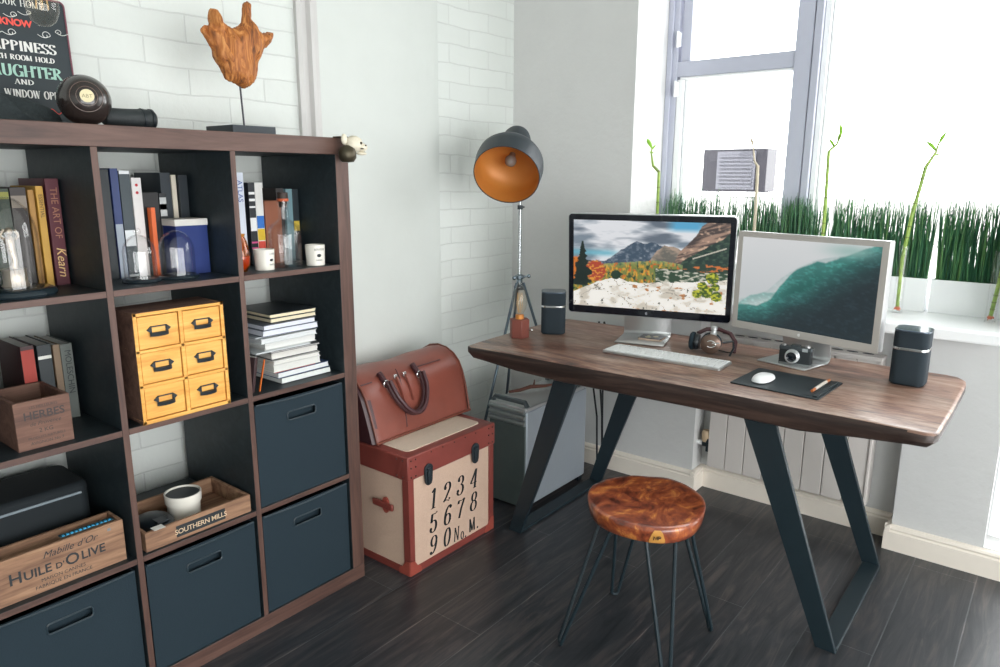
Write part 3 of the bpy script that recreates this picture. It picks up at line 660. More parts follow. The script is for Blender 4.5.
MB().lathe([(0, 0), (.018, 0), (.028, .02), (.03, .05), (.022, .085), (.016, .10), (.018, .108)], 28).lathe([(0, .004), (.016, .004), (.026, .022), (.028, .05), (.02, .084), (.0145, .10)], 28).build('jar_glass', 'amber', t)
MB().lathe([(0, .004), (.0155, .005), (.0255, .022), (.027, .045), (0, .045)], 24).build('honey', P('honey', 'c58a2c', .3), t)

# ---- yellow chest of six drawers
t = thing('mini_drawer_chest', 'small yellow pine chest of six drawers in the second row', 'drawer chest', (-.579, -.004, Z2))
w_, h_, d_ = .242, .288, .13
b = MB().box(-w_/2, -w_/2+.009, 0, d_, 0, h_).box(w_/2-.009, w_/2, 0, d_, 0, h_).box(-w_/2, w_/2, 0, d_, h_-.009, h_).box(-w_/2, w_/2, 0, d_, 0, .009).box(-w_/2, w_/2, d_-.005, d_, 0, h_).box(-.005, .005, 0, d_, .009, h_-.009)
for k in (1, 2): b.box(-w_/2, w_/2, 0, d_, .009+k*.09-.004, .009+k*.09+.004)
cs_ = b.build('carcass', 'pine', t, bevel=.001)
cs_.data.materials.append(M['cratedk'])
for p_ in cs_.data.polygons:
    if p_.normal.y > -.5 and (abs(p_.center.x) > w_/2-.001 or p_.center.z > h_-.001): p_.material_index = 1  # darker top and sides: shade painted onto the pine carcass
for c_ in (-1, 1):
    for r_ in range(3):
        x0 = (-w_/2+.011) if c_ < 0 else .007; x1 = -.007 if c_ < 0 else w_/2-.011; z0 = .0145+r_*.09; z1 = z0+.0795
        if r_ == 2: z1 = h_-.0115
        if r_ == 0: z0 = .0115
        dr = MB().box(x0, x1, .003, .12, z0, z1).build('drawer', 'pine', t, bevel=.0012)
        xm = (x0+x1)/2; zm = (z0+z1)/2+.006
        hb = MB(); y0 = .003
        # label-holder pull: rectangular frame with pointed ends and a cupped lip
        hb.box(xm-.021, xm+.021, y0-.003, y0, zm+.006, zm+.009).box(xm-.021, xm-.018, y0-.003, y0, zm-.008, zm+.009).box(xm+.018, xm+.021, y0-.003, y0, zm-.008, zm+.009)
        for s_ in (-1, 1): hb.add([(xm+s_*.020, y0-.004, zm+.009), (xm+s_*.020, y0-.004, zm-.009), (xm+s_*.031, y0-.004, zm), (xm+s_*.020, y0, zm+.009), (xm+s_*.020, y0, zm-.009), (xm+s_*.031, y0, zm)], [(0, 1, 2), (5, 4, 3), (0, 3, 4, 1), (1, 4, 5, 2), (2, 5, 3, 0)])
        pr = [(xm-.024+.048*k/10, y0-.004-.011*math.sin(PI*k/10)**.7) for k in range(11)]
        vs = [(x, y, zm-.007) for x, y in pr]+[(x, y0-.001+(y-y0)*.75, zm-.017) for x, y in pr]+[(x, y0, zm-.018) for x, y in pr]
        hb.add(vs, [(k, k+1, k+12, k+11) for k in range(10)]+[(k+11, k+12, k+23, k+22) for k in range(10)]+[tuple(range(11))[::-1]])
        hb.build('drawer_pull', 'iron', dr)

# ---- stack of magazines and books
st = [ # x0, x1, thickness, depth, cover colour, page colour, label detail, front y
 (-.262, -.072, .019, .24, '2a3036', 'd9dcd9', 'thick white-edged book with a dark cover at the bottom of the stack'),
 (-.274, -.080, .017, .24, '3b4f74', 'd6d8d8', 'white-edged book with a blue cover, second from the bottom of the stack'),
 (-.280, -.130, .005, .23, 'd8432f', 'd8432f', 'thin bright red-orange magazine near the bottom of the stack'),
 (-.292, -.118, .021, .22, 'c9c9c4', 'cfcfca', 'thick pale magazine just above the red-orange one'),
 (-.290, -.120, .013, .22, 'b8b8b6', 'd2d0cb', 'pale magazine, two above the red-orange one'),
 (-.288, -.117, .022, .22, '3c3c40', 'd0cdc8', 'thick pale magazine with a dark line above it in the middle of the stack'),
 (-.296, -.116, .005, .22, '4c4c50', 'b9b7b4', 'thin grey magazine in the middle of the stack'),
 (-.345, -.150, .004, .21, 'c4c8ca', 'd0d2d4', 'thin white magazine jutting out to the left of the stack'),
 (-.308, -.122, .022, .22, 'cbcbc8', 'd3d3d0', 'thick white magazine above the jutting one'),
 (-.330, -.126, .015, .22, 'bfc3c4', 'cfd1d2', 'white magazine, sixth from the top of the stack'),
 (-.337, -.140, .004, .20, '9aa0a4', 'c4c6c8', 'thin grey-white magazine, fifth from the top of the stack'),
 (-.317, -.120, .018, .22, '5a6270', 'd7d9e2', 'bluish-white magazine, fourth from the top of the stack'),
 (-.318, -.132, .015, .22, '4a5260', 'd2d4de', 'bluish-white magazine with dark cover, third from the top of the stack'),
 (-.284, -.118, .013, .20, '33383c', 'ddd2b4', 'cream-edged book with dark cover, second from the top of the stack'),
 (-.284, -.118, .012, .20, '2b3034', 'e0d4b4', 'cream-edged book with dark cover on top of the stack'),
]
z = Z2; rnd = random.Random(5)
for i, (x0, x1, th, d, cc, pc, lab) in enumerate(st):
    yf = .035+rnd.uniform(-.006, .010); nm = 'magazine' if th < .018 else 'book'
    th *= 1.05
    t = thing(nm, lab, nm, ((x0+x1)/2, yf+d/2, z), rnd.uniform(-.02, .02) if i else 0, 'magazines stacked in the second row')
    h2 = (x1-x0)/2; cm = P('cover_'+cc, cc, .4)
    ct = min(.0018, th*.2)
    MB().box(-h2, h2, -d/2, d/2, 0, ct).box(-h2, h2, -d/2, d/2, th-ct, th).box(-h2, h2, d/2-.002, d/2, 0, th).build('cover', cm, t, bevel=.0004)
    b = MB(); n = max(1, int(th/.006))
    for q in range(n):
        za = ct+(th-2*ct)*q/n; zb = ct+(th-2*ct)*(q+1)/n-.0002; o_ = rnd.uniform(0, .003)
        b.box(-h2+.002+o_, h2-.002-o_*.5, -d/2+.001+o_*.6, d/2-.003, za, zb)
    b.build('pages', P('pages_'+pc, pc, .85, var=.03, scale=150), t)
    z += th+.0003
t = thing('notebook', 'small dark notebook with an orange elastic leaning at the left of the magazine stack', 'notebook', (-.368, .03, Z2))
T = Matrix.Rotation(math.radians(10), 4, 'Y') @ Matrix.Rotation(math.radians(20), 4, 'Z')
MB().box(0, .012, 0, .12, 0, .105, T).build('cover', P('nb_dark', '3b2a2c', .5), t, bevel=.001)
MB().box(.002, .010, .002, .116, .1045, .1060, T).build('pages', 'page', t)
MB().box(.0115, .0135, -.002, .004, .0, .098, Matrix.Translation((.012, 0, 0)) @ Matrix.Rotation(math.radians(14), 4, 'Y')).build('elastic_band', P('orange_band', 'e8762a', .5), t)

# ---- wooden boxes
def crate(name, label, x0, x1, y0, d, z, h, mat, th=.009, back=None, rz=0):
    t = thing(name, label, 'crate', ((x0+x1)/2, y0, z), rz); h2 = (x1-x0)/2
    MB().box(-h2, h2, 0, th, 0, h).build('front_board', mat, t, bevel=.0012)
    MB().box(-h2, h2, d-th, d, 0, h).build('back_board', mat, t, bevel=.0012)
    for s_ in (-1, 1): MB().box(s_*h2, s_*(h2-th), th, d-th, 0, h).build('side_board', mat, t, bevel=.0012)
    MB().box(-h2+th, h2-th, th, d-th, 0, .007).build('bottom_board', mat, t)
    return t
t = crate('olive_oil_crate', 'wooden crate with black olive oil lettering in the third row', -1.082, -.768, .02, .078, Z3, .112, 'crate')
m = MB()
sans(m, 'Mabille d\u2019Or', .024, facing(.030, -.0008, .083), shear=.4)
sans(m, 'H', .040, facing(-.090, -.0008, .046), bold=.0006); sans(m, 'UILE', .031, facing(-.044, -.0008, .046), bold=.0006)
sans(m, 'D\u2019', .021, facing(.004, -.0008, .046), bold=.0004); sans(m, 'O', .040, facing(.032, -.0008, .044), bold=.0006); sans(m, 'LIVE', .031, facing(.080, -.0008, .046), bold=.0006)
sans(m, 'MAISON CANNES', .0125, facing(.010, -.0008, .027)); sans(m, 'FABRIQUE EN FRANCE', .0125, facing(.010, -.0008, .012))
m.build('lettering', 'ink', t, smooth=0)
MB().box(.118, .126, -.0006, .001, .094, .101).build('staple', 'alu_dark', t)
t = crate('wooden_tray', 'low wooden tray with a black SOUTHERN MILLS plate in the third row', -.722, -.412, .01, .21, Z3, .054, 'crate')
MB().prism([(-.072, -.0012), (.072, -.0012), (.072, .001), (-.072, .001)], .010, .042).build('name_plate', 'ink', t)
m = MB(); sans(m, 'SOUTHERN MILLS', .0205, facing(0, -.0016, .0185), bold=.0002, space=.93); m.build('plate_lettering', P('plate_cream', 'cdb394'), t, smooth=0)
t = crate('herb_box', 'small worn wooden box printed with faded HERBES lettering in the second row', -.968, -.850, .03, .165, Z2, .116, 'cratedk')
m = MB()
sans(m, 'LES MEILLEURES', .0085, facing(.002, -.0008, .097)); sans(m, 'HERBES', .026, facing(.002, -.0008, .072), bold=.0005); sans(m, 'de Provence', .013, facing(.002, -.0008, .056), shear=.3)
sans(m, '2 KG', .014, facing(.002, -.0008, .038)); sans(m, 'PRODUITS NATURELS', .008, facing(.002, -.0008, .024)); sans(m, 'AVIGNON No 7', .010, facing(.002, -.0008, .011))
m.build('lettering', P('faded_ink', '3c3230'), t, smooth=0)
t = thing('zip_strip', 'strip of small blue and white beads lying along the olive oil crate edge', 'bead strip', (-.845, .045, Z3+.112))
b = MB()
MB().box(-.062, .062, -.010, .006, 0, .002).build('strip_backing', P('strip_dk', '2a4a52'), t)
for k in range(12): b.box(-.058+k*.0098, -.053+k*.0098, -.0105, -.004, .002, .0042)
b.build('bead_row', P('bead_blue', '3fa8d8', .4), t)
t = thing('equipment_case', 'long black rounded case with a painted pale reflection line behind the olive oil crate', 'case', (-.935, .10, Z3))
b = MB().prism(rounded(-.145, .135, .10, .29, .03), .0, .19); 
t2 = tag(t, t['label'], 'case')
t.location = (-.92, .34, Z3)
for v_ in range(len(b.v)): x_, y_, z_ = b.v[v_]; b.v[v_] = (x_, y_-.29, z_)
# stands behind the crate: its front is above the crate rim
b.build('case_body', P('case_black', '0f181d', .8), t, bevel=.012)
MB().tube([(-.14, -.1925, .165), (.11, -.1925, .165)], .0035, 8).build('piping_and_sheen', P('pale_reflection', '7d8890', .5), t)  # pale tube standing in for a soft reflection on the case front

t = thing('enamel_jar', 'white porcelain jar with a black fill standing in the wooden tray', 'jar', (-.560, .115, Z3+.0075))
MB().shell([(.0005, 0), (.040, 0), (.044, .008), (.045, .046), (.049, .051), (.050, .078), (.0465, .078), (.044, .05), (.040, .006), (.0005, .006)], 40).build('jar_body', 'porcelain', t)
MB().lathe([(0, .055), (.0445, .055), (.0455, .073), (0, .071)], 32).build('black_fill', 'blackpl', t)
t = thing('leather_pouch', 'black folded leather pouch beside the jar in the wooden tray', 'pouch', (-.655, .10, Z3+.0075))
MB().ball((0, 0, .024), .05, 24, (1, 1.3, .48)).build('pouch_body', 'blackpl', t)
MB().box(-.015, .020, -.055, -.02, .040, .046).build('flap', 'blackpl', t, bevel=.002)
t = thing('paper_tag', 'small white paper tag lying at the left of the wooden tray', 'paper tag', (-.700, .045, Z3+.0545), .2)
MB().box(-.010, .020, -.012, .012, 0, .0008).build('paper', 'page', t)
t.location = (-.688, .0175, Z3+.0545); t.rotation_euler = (0, 0, 0)
t = thing('wooden_block', 'small reddish brown wooden block standing behind the low wooden tray', 'wooden block', (-.69, .255, Z3))
MB().box(-.03, .03, -.03, .03, 0, .085).build('block', 'bagdark', t, bevel=.003)

# ================================================================== on top of the bookcase
ZT = HH+.0005
t = thing('wall_sign', 'black tin sign with white, red and green house-rules lettering leaning on the brick wall', 'sign', (-.80, .345, ZT))
Tl = Matrix.Rotation(math.radians(-3.0), 4, 'X')
b = MB().prism(rounded(-.19, .172, 0, .325, .012), -.003, .0, Tl @ frame((0, 0, 0), (1, 0, 0), (0, 0, 1)))
b.build('sign_plate', P('sign_black', '1e2a30', .4), t)
b = MB().tube([Tl @ Vector((x, -.0015, z)) for x, z in rounded(-.19, .172, 0, .325, .012)], .0022, 6, closed=True).build('rim', P('sign_rim', '7a4652', .4), t)
def line(txt, x, z, h, mat, width, thick=.13, name='lettering'):
    m = MB(); serif(m, txt, h, Tl @ facing(x, -.0045, z), thick=thick, thin=.045, align='r', width=width); m.build(name, mat, t, smooth=0)
wh = P('sign_white', 'dcdcd8'); gr = P('sign_green', 'a3c9bb'); rd = P('sign_red', 'e05248')
line('OUR HOME', .122, .298, .016, wh, .100)
m = MB(); sans(m, 'KNOW', .0225, Tl @ facing(.089, -.0045, .250), align='RIGHT', bold=.0008, space=.92); m.build('lettering', rd, t, smooth=0)
line('HAPPINESS', .138, .190, .024, wh, .168, .2)
line('EACH ROOM HOLD', .131, .168, .0125, wh, .153, .2)
line('LAUGHTER', .145, .128, .028, gr, .182, .2)
line('AND', .075, .109, .0125, wh, .045, .17)
line('WINDOW OPEN', .143, .077, .019, wh, .138, .2)
m = MB()
def swirl(cx_, cz_, r, s_, turns=1.4, tail=.03):
    pts = [(cx_+s_*r*(1-q/24)*math.cos(q/24*turns*2*PI), -.005, cz_+r*(1-q/24)*math.sin(q/24*turns*2*PI)) for q in range(20)]
    m.tube([Tl @ Vector(p) for p in pts], .0008, 5)
    m.tube([Tl @ Vector((cx_+s_*(r-tail*q/6), -.005, cz_-.006*math.sin(q/6*PI))) for q in range(7)], .0008, 5)
for a in ((.118, .236, .011, 1), (.150, .247, .008, -1), (.085, .285, .006, 1), (.04, .232, .010, 1), (.0, .232, .010, -1), (-.03, .275, .012, -1), (.05, .275, .008, 1)): swirl(*a)
m.build('scrollwork', wh, t)
m = MB()
for k in range(3): m.tube([Tl @ Vector((.04+k*.03+.03*q/10, -.005, .055-.004*k+.006*math.sin(q/10*2*PI))) for q in range(11)], .0012, 5)
m.build('red_flourish', rd, t)
t = thing('wooden_bowl_ball', 'dark polished wooden lawn bowl with a cream disc on top of the bookcase', 'lawn bowl', (-.715, .09, ZT))
MB().ball((0, 0, .058), .058, 36).build('ball', P('dark_lignum', '2b2422', .22, coat=.4), t)
dv = Vector((-.26, -.93, .10)).normalized(); ctr = Vector((0, 0, .058))
Tb = frame(ctr+dv*.0, dv.cross(Vector((0, 0, 1))), (0, 0, 1)); 
zax = -dv; xax = Vector((0, 0, 1)).cross(dv).normalized(); yax = dv.cross(xax)
Tb = Matrix(((xax[0], yax[0], dv[0], ctr[0]), (xax[1], yax[1], dv[1], ctr[1]), (xax[2], yax[2], dv[2], ctr[2]), (0, 0, 0, 1)))
MB().lathe([(.0, .0560), (.0145, .0560), (.0150, .0580), (.0145, .0588), (0, .0590)], 24, Tb).build('inlay_disc', P('cream_disc', 'd8cda6', .4), t)
b = MB()
for r_ in (.022, .034): b.tube([Tb @ Vector((r_*math.cos(a), r_*math.sin(a), math.sqrt(.058**2-r_**2)+.0002)) for a in [2*PI*k/32 for k in range(32)]], .0007, 5, closed=True)
b.build('turned_ring', P('ring_brown', '6a5850', .3), t)
m = MB(); sans(m, 'ABT', .012, Tb @ Matrix.Translation((0, -.0045, .0592))); m.build('monogram', P('mono_brown', '8a7c5c'), t, smooth=0)
t = thing('cloth_roll', 'short black leather roll lying right of the wooden ball', 'roll', (-.600, .12, ZT))
MB().lathe([(0, -.062), (.018, -.062), (.0225, -.056), (.0235, 0), (.0255, .035), (.0255, .055), (.020, .063), (.012, .058), (0, .057)], 24, frame((0, 0, .0255), (0, 1, 0), (0, 0, 1))).build('roll_body', P('roll_blk', '22282a', .6, bmp=.6, scale=60), t)
b = MB()
for x_ in (.028, .05): b.lathe([(.0258, x_), (.027, x_), (.027, x_+.006), (.0258, x_+.006)], 24, frame((0, 0, .0255), (0, 1, 0), (0, 0, 1)))
b.build('strap', 'blackpl', t)
t = thing('scarf_heap', 'dark knitted scarf heaped at the foot of the tin sign', 'scarf', (-.90, .16, ZT))
b = MB(); vs = []; n1, n2 = 44, 20; rnd = random.Random(9)
for i in range(n1):
    a = 2*PI*i/n1
    for j in range(n2):
        u = j/(n2-1); th_ = u*PI/2; rr = 1+.16*math.sin(3*a+1)+.09*math.sin(7*a+u*5)
        vs.append((.135*rr*math.cos(a)*math.cos(th_), .07*rr*math.sin(a)*math.cos(th_), max(0, .058*math.sin(th_)*(1+.22*math.sin(5*a+2)+.15*math.sin(9*a)*math.cos(th_)))))
b.add(vs, [(i*n2+j, ((i+1) % n1)*n2+j, ((i+1) % n1)*n2+j+1, i*n2+j+1) for i in range(n1) for j in range(n2-1)]+[tuple(i*n2 for i in range(n1))[::-1]])
b.build('knit', P('scarf_knit', '242c2e', .9, bmp=.8, scale=180, var=.2), t)
b = MB()
for k in range(26):
    a = rnd.uniform(-.13, .13); b.tube([(a, -.06+abs(a)*.2, .004), (a+rnd.uniform(-.01, .01), -.082, .002), (a+rnd.uniform(-.012, .012), -.10, .002)], .0012, 4)
b.build('fringe', P('scarf_knit', '242c2e'), t)

# root sculpture
t = thing('root_sculpture', 'carved teak root mounted on a thin rod and black block on the bookcase', 'sculpture', (-.287, .15, ZT))
MB().box(-.038, .102, -.05, .09, 0, .026).build('base_block', P('block_black', '232c34', .35), t, bevel=.001)
MB().tube([(.024, -.01, .024), (.019, -.01, .145)], .0028, 10).build('rod', P('rod_blk', '2c2a34', .35), t)
out = [(-0.344, 1.818), (-0.333, 1.822), (-0.321, 1.819), (-0.312, 1.794), (-0.295, 1.783), (-0.278, 1.779), (-0.262, 1.787), (-0.248, 1.801), (-0.243, 1.825), (-0.241, 1.850), (-0.228, 1.857), (-0.216, 1.853), (-0.219, 1.830), (-0.218, 1.812), (-0.204, 1.797), (-0.195, 1.785), (-0.184, 1.779), (-0.165, 1.785), (-0.147, 1.786), (-0.150, 1.770), (-0.156, 1.759), (-0.170, 1.745), (-0.183, 1.734), (-0.192, 1.715), (-0.203, 1.7), (-0.207, 1.68), (-0.211, 1.657), (-0.222, 1.64), (-0.238, 1.626), (-0.25, 1.621), (-0.263, 1.62), (-0.275, 1.627), (-0.286, 1.632), (-0.3, 1.633), (-0.313, 1.64), (-0.323, 1.666), (-0.334, 1.68), (-0.34, 1.694), (-0.344, 1.71), (-0.352, 1.722), (-0.362, 1.74), (-0.375, 1.755), (-0.374, 1.766), (-0.366, 1.773), (-0.350, 1.776), (-0.347, 1.785), (-0.349, 1.80)]
pg = np.array(out); NX, NZ = 64, 66
gx = np.linspace(-.380, -.142, NX); gz = np.linspace(1.615, 1.862, NZ)
def inside_dist(px, pz):
    ins = False; dm = 9
    for i in range(len(pg)):
        x1, z1 = pg[i]; x2, z2 = pg[(i+1) % len(pg)]
        if (z1 > pz) != (z2 > pz) and px < (x2-x1)*(pz-z1)/(z2-z1)+x1: ins = not ins
        L2 = (x2-x1)**2+(z2-z1)**2; u = max(0, min(1, ((px-x1)*(x2-x1)+(pz-z1)*(z2-z1))/L2)); dm = min(dm, math.hypot(px-x1-u*(x2-x1), pz-z1-u*(z2-z1)))
    return dm if ins else -dm
rx = random.Random(3)
dist = {(i, j): inside_dist(gx[i], gz[j]) for i in range(NX) for j in range(NZ)}
inn = {k for k, v in dist.items() if v > -.0022}
idf = {}; idb = {}; vs = []
from mathutils import noise as mn
for (i, j) in sorted(inn):
    d = max(0, dist[(i, j)]); th_ = .030*min(1, math.sqrt(d/.03))+.001
    q = Vector((gx[i]*26, 0, gz[j]*15)); nn = mn.noise(q)*.9+mn.noise(q*2.7)*.5
    rough = .010*nn*min(1, d/.006) - .012*max(0, mn.noise(Vector((gx[i]*70+gz[j]*25, 3, gz[j]*14))))*min(1, d/.004)
    left = max(0, min(1, (-.30-gx[i])/.05)); rough *= (1+1.6*left)
    X_, Z_ = gx[i]+.287, gz[j]-ZT
    idf[(i, j)] = len(vs); vs.append((X_, -.01-th_-rough, Z_)); idb[(i, j)] = len(vs); vs.append((X_, -.01+th_+rough*.7, Z_))
fs = []; edges = {}
for (i, j) in inn:
    c = [(i, j), (i+1, j), (i+1, j+1), (i, j+1)]
    if all(q in inn for q in c):
        fs.append(tuple(idf[q] for q in c)); fs.append(tuple(idb[q] for q in c)[::-1])
        for a in range(4): e = (c[a], c[(a+1) % 4]); edges[e] = 1
for (a, b_) in edges:
    if (b_, a) not in edges: fs.append((idf[b_], idf[a], idb[a], idb[b_]))
r = MB().add(vs, fs); o = r.build('teak_root', 'root', t, smooth=60)
md = o.modifiers.new('sm', 'SMOOTH'); md.factor = .5; md.iterations = 2
# ivory animal head at the bookcase corner
t = thing('carved_head', 'small ivory animal head with bronze collar at the bookcase top right corner', 'carved head', (-.026, -.032, 1.452))
hb = MB()
hb.ball((.020, -.004, .018), .026, 20, (1.15, .9, .95)).ball((.047, -.008, .008), .017, 18, (1.25, .85, .8)).ball((.030, -.012, .030), .010, 14, (1.3, .8, .7)).ball((-.018, -.006, .030), .013, 14, (.8, .6, 1.25)).ball((.058, -.010, .012), .006, 10)
o = hb.build('skull', 'ivory', t)
b = MB().ball((.030, -.026, .020), .0045, 10).ball((.052, -.022, .014), .0028, 8).ball((.036, -.0235, .004), .0035, 8, (2.2, .8, .6)).build('eye_socket', 'bronze', t)
MB().ball((.046, -.008, -.010), .013, 16, (1.5, .8, .42)).build('lower_jaw', 'ivory', t)
MB().tube([(.058, -.010, -.004), (.062, -.012, .004)], [.003, .001], 8).tube([(.050, -.020, -.004), (.052, -.022, .003)], [.002, .001], 8).build('tooth', 'porcelain', t)
MB().lathe([(0, -.038), (.018, -.036), (.026, -.024), (.027, -.008), (.022, .004), (.012, .012), (0, .014)], 22, Matrix.Translation((-.006, -.004, 0)), sx=1.05, sy=.95).build('collar', 'bronze', t)
b = MB().box(-.022, .010, .010, .042, .0365, .0395).build('bracket', 'bronze', t)
# pendant bulb
t = thing('pendant_bulb', 'clear filament bulb hanging from its cord in front of the tin sign', 'pendant lamp', (-.815, 0.0, 2.75))
zb = 1.684-2.75
MB().lathe([(0, zb), (.012, zb+.002), (.024, zb+.012), (.031, zb+.030), (.032, zb+.048), (.028, zb+.075), (.020, zb+.105), (.015, zb+.125), (.013, zb+.14)], 28).build('bulb_glass', 'bulbglass', t)
b = MB()
for k in range(6): a = 2*PI*k/6; b.tube([(.005*math.cos(a), .005*math.sin(a), zb+.12), (.013*math.cos(a+.3), .013*math.sin(a+.3), zb+.035)], .0006, 5)
b.build('filament', P('filament', 'd8b070', .3), t)
MB().lathe([(0, zb+.135), (.0165, zb+.135), (.018, zb+.15), (.018, zb+.19), (.008, zb+.2), (0, zb+.2)], 24).build('socket', 'brass', t)
MB().tube([(0, 0, zb+.2), (0, 0, -.03)], .003, 8).build('cord', 'cable', t)
MB().lathe([(0, 0), (.05, 0), (.045, -.02), (.01, -.035), (0, -.035)], 24).build('ceiling_rose', 'iron', t)
# ================================================================== the desk
t = thing('desk', 'thick aged dark timber desk with rounded live-edge top on black steel frame legs', 'desk', (.88, -.79, 0))
ox, oy = .88, -.79
outl = [(.518, -.045), (.524, -.12), (.530, -.25), (.530, -.45), (.538, -.65), (.550, -.90), (.552, -1.05), (.545, -1.25), (.546, -1.40), (.540, -1.52), (.536, -1.560), (.545, -1.580), (.57, -1.588),
        (.80, -1.590), (1.13, -1.588), (1.180, -1.582), (1.214, -1.560), (1.226, -1.52), (1.224, -1.40), (1.232, -1.15), (1.240, -.80), (1.245, -.40), (1.236, -.12), (1.228, -.035), (1.20, -.006), (1.0, .002), (.80, -.002), (.62, -.010), (.535, -.020)]
n = len(outl); cxo = sum(p[0] for p in outl)/n; cyo = sum(p[1] for p in outl)/n
rings = []
for z, ins in ((.668, .016), (.673, .006), (.700, .0), (.730, .0), (.7375, .003), (.740, .010)):
    rg = []
    for i, (x, y) in enumerate(outl):
        x0, y0 = outl[i-1]; x1, y1 = outl[(i+1) % n]; dx, dy = x1-x0, y1-y0; L = math.hypot(dx, dy); nx, ny = dy/L, -dx/L
        if (cxo-x)*nx+(cyo-y)*ny < 0: nx, ny = -nx, -ny
        k_ = max(0, min(1, (y+.30)/.28), min(1, (-1.25-y)/.30)); z_ = z+(.740-z)*.36*k_ if z < .735 else z
        rg.append((x+nx*(ins+.012*k_*(z < .69))-ox, y+ny*(ins+.012*k_*(z < .69))-oy, z_))
    rings.append(rg)
vs = [p for r in rings for p in r]; fs = [tuple(range(n))[::-1], tuple((len(rings)-1)*n+i for i in range(n))]
for k in range(len(rings)-1): fs += [(k*n+i, k*n+(i+1) % n, (k+1)*n+(i+1) % n, (k+1)*n+i) for i in range(n)]
dk = MB().add(vs, fs).build('desk_top', 'desk', t, smooth=40)
dk.data.materials.append(M['deskedge'])
for p_ in dk.data.polygons:
    if p_.normal.z < .55: p_.material_index = 1  # sides darker than the top: shade put into the edge colour
def legframe(yb, yt, sgn):
    # flat bars leaning in towards the middle of the desk; yb = floor y, yt = y under the top
    def post(x0, x1, wb, wt, nm='leg'):
        b = MB(); vs = []
        for z, y, w_ in ((0, yb, wb), (.668, yt, wt)):
            vs += [(x0-ox, y-w_/2-oy, z), (x1-ox, y-w_/2-oy, z), (x1-ox, y+w_/2-oy, z), (x0-ox, y+w_/2-oy, z)]
        b.add(vs, [(0, 3, 2, 1), (4, 5, 6, 7), (0, 1, 5, 4), (1, 2, 6, 5), (2, 3, 7, 6), (3, 0, 4, 7)]); b.build(nm, 'steel', t, bevel=.002)
    post(.585, .600, .058, .098); post(1.190, 1.205, .058, .098)
    MB().box(.600-ox, 1.190-ox, yb-.029-oy, yb+.029-oy, 0, .012).build('floor_bar', 'steel', t, bevel=.002)
    MB().box(.600-ox, 1.190-ox, yt-.049-oy, yt+.049-oy, .658, .668).build('top_bar', 'steel', t)
legframe(-.215, -.438, -1); legframe(-1.378, -1.128, 1)

DZ = .7405
# ---------------- screens
def vnoise(u, v, s, seed=0):
    rs = np.random.RandomState(seed); g = rs.rand(260, 260)
    x = u*s; y = v*s; xi = np.floor(x).astype(int) % 258; yi = np.floor(y).astype(int) % 258; fx = x-np.floor(x); fy = y-np.floor(y)
    fx = fx*fx*(3-2*fx); fy = fy*fy*(3-2*fy)
    return (g[xi, yi]*(1-fx)+g[xi+1, yi]*fx)*(1-fy)+(g[xi, yi+1]*(1-fx)+g[xi+1, yi+1]*fx)*fy
def fbm(u, v, s, seed=0, o=4):
    r = 0; a = .5
    for k in range(o): r = r+a*vnoise(u+.13*k, v+.21*k, s*2**k, seed+k); a *= .5
    return r/.94
def hexc(h): return np.array([int(h[i:i+2], 16)/255 for i in (0, 2, 4)])
def mixc(a, b, f): f = np.clip(f, 0, 1)[..., None]; return a*(1-f)+b*f
def poly(u, pts): xs, ys = zip(*pts); return np.interp(u, xs, ys)
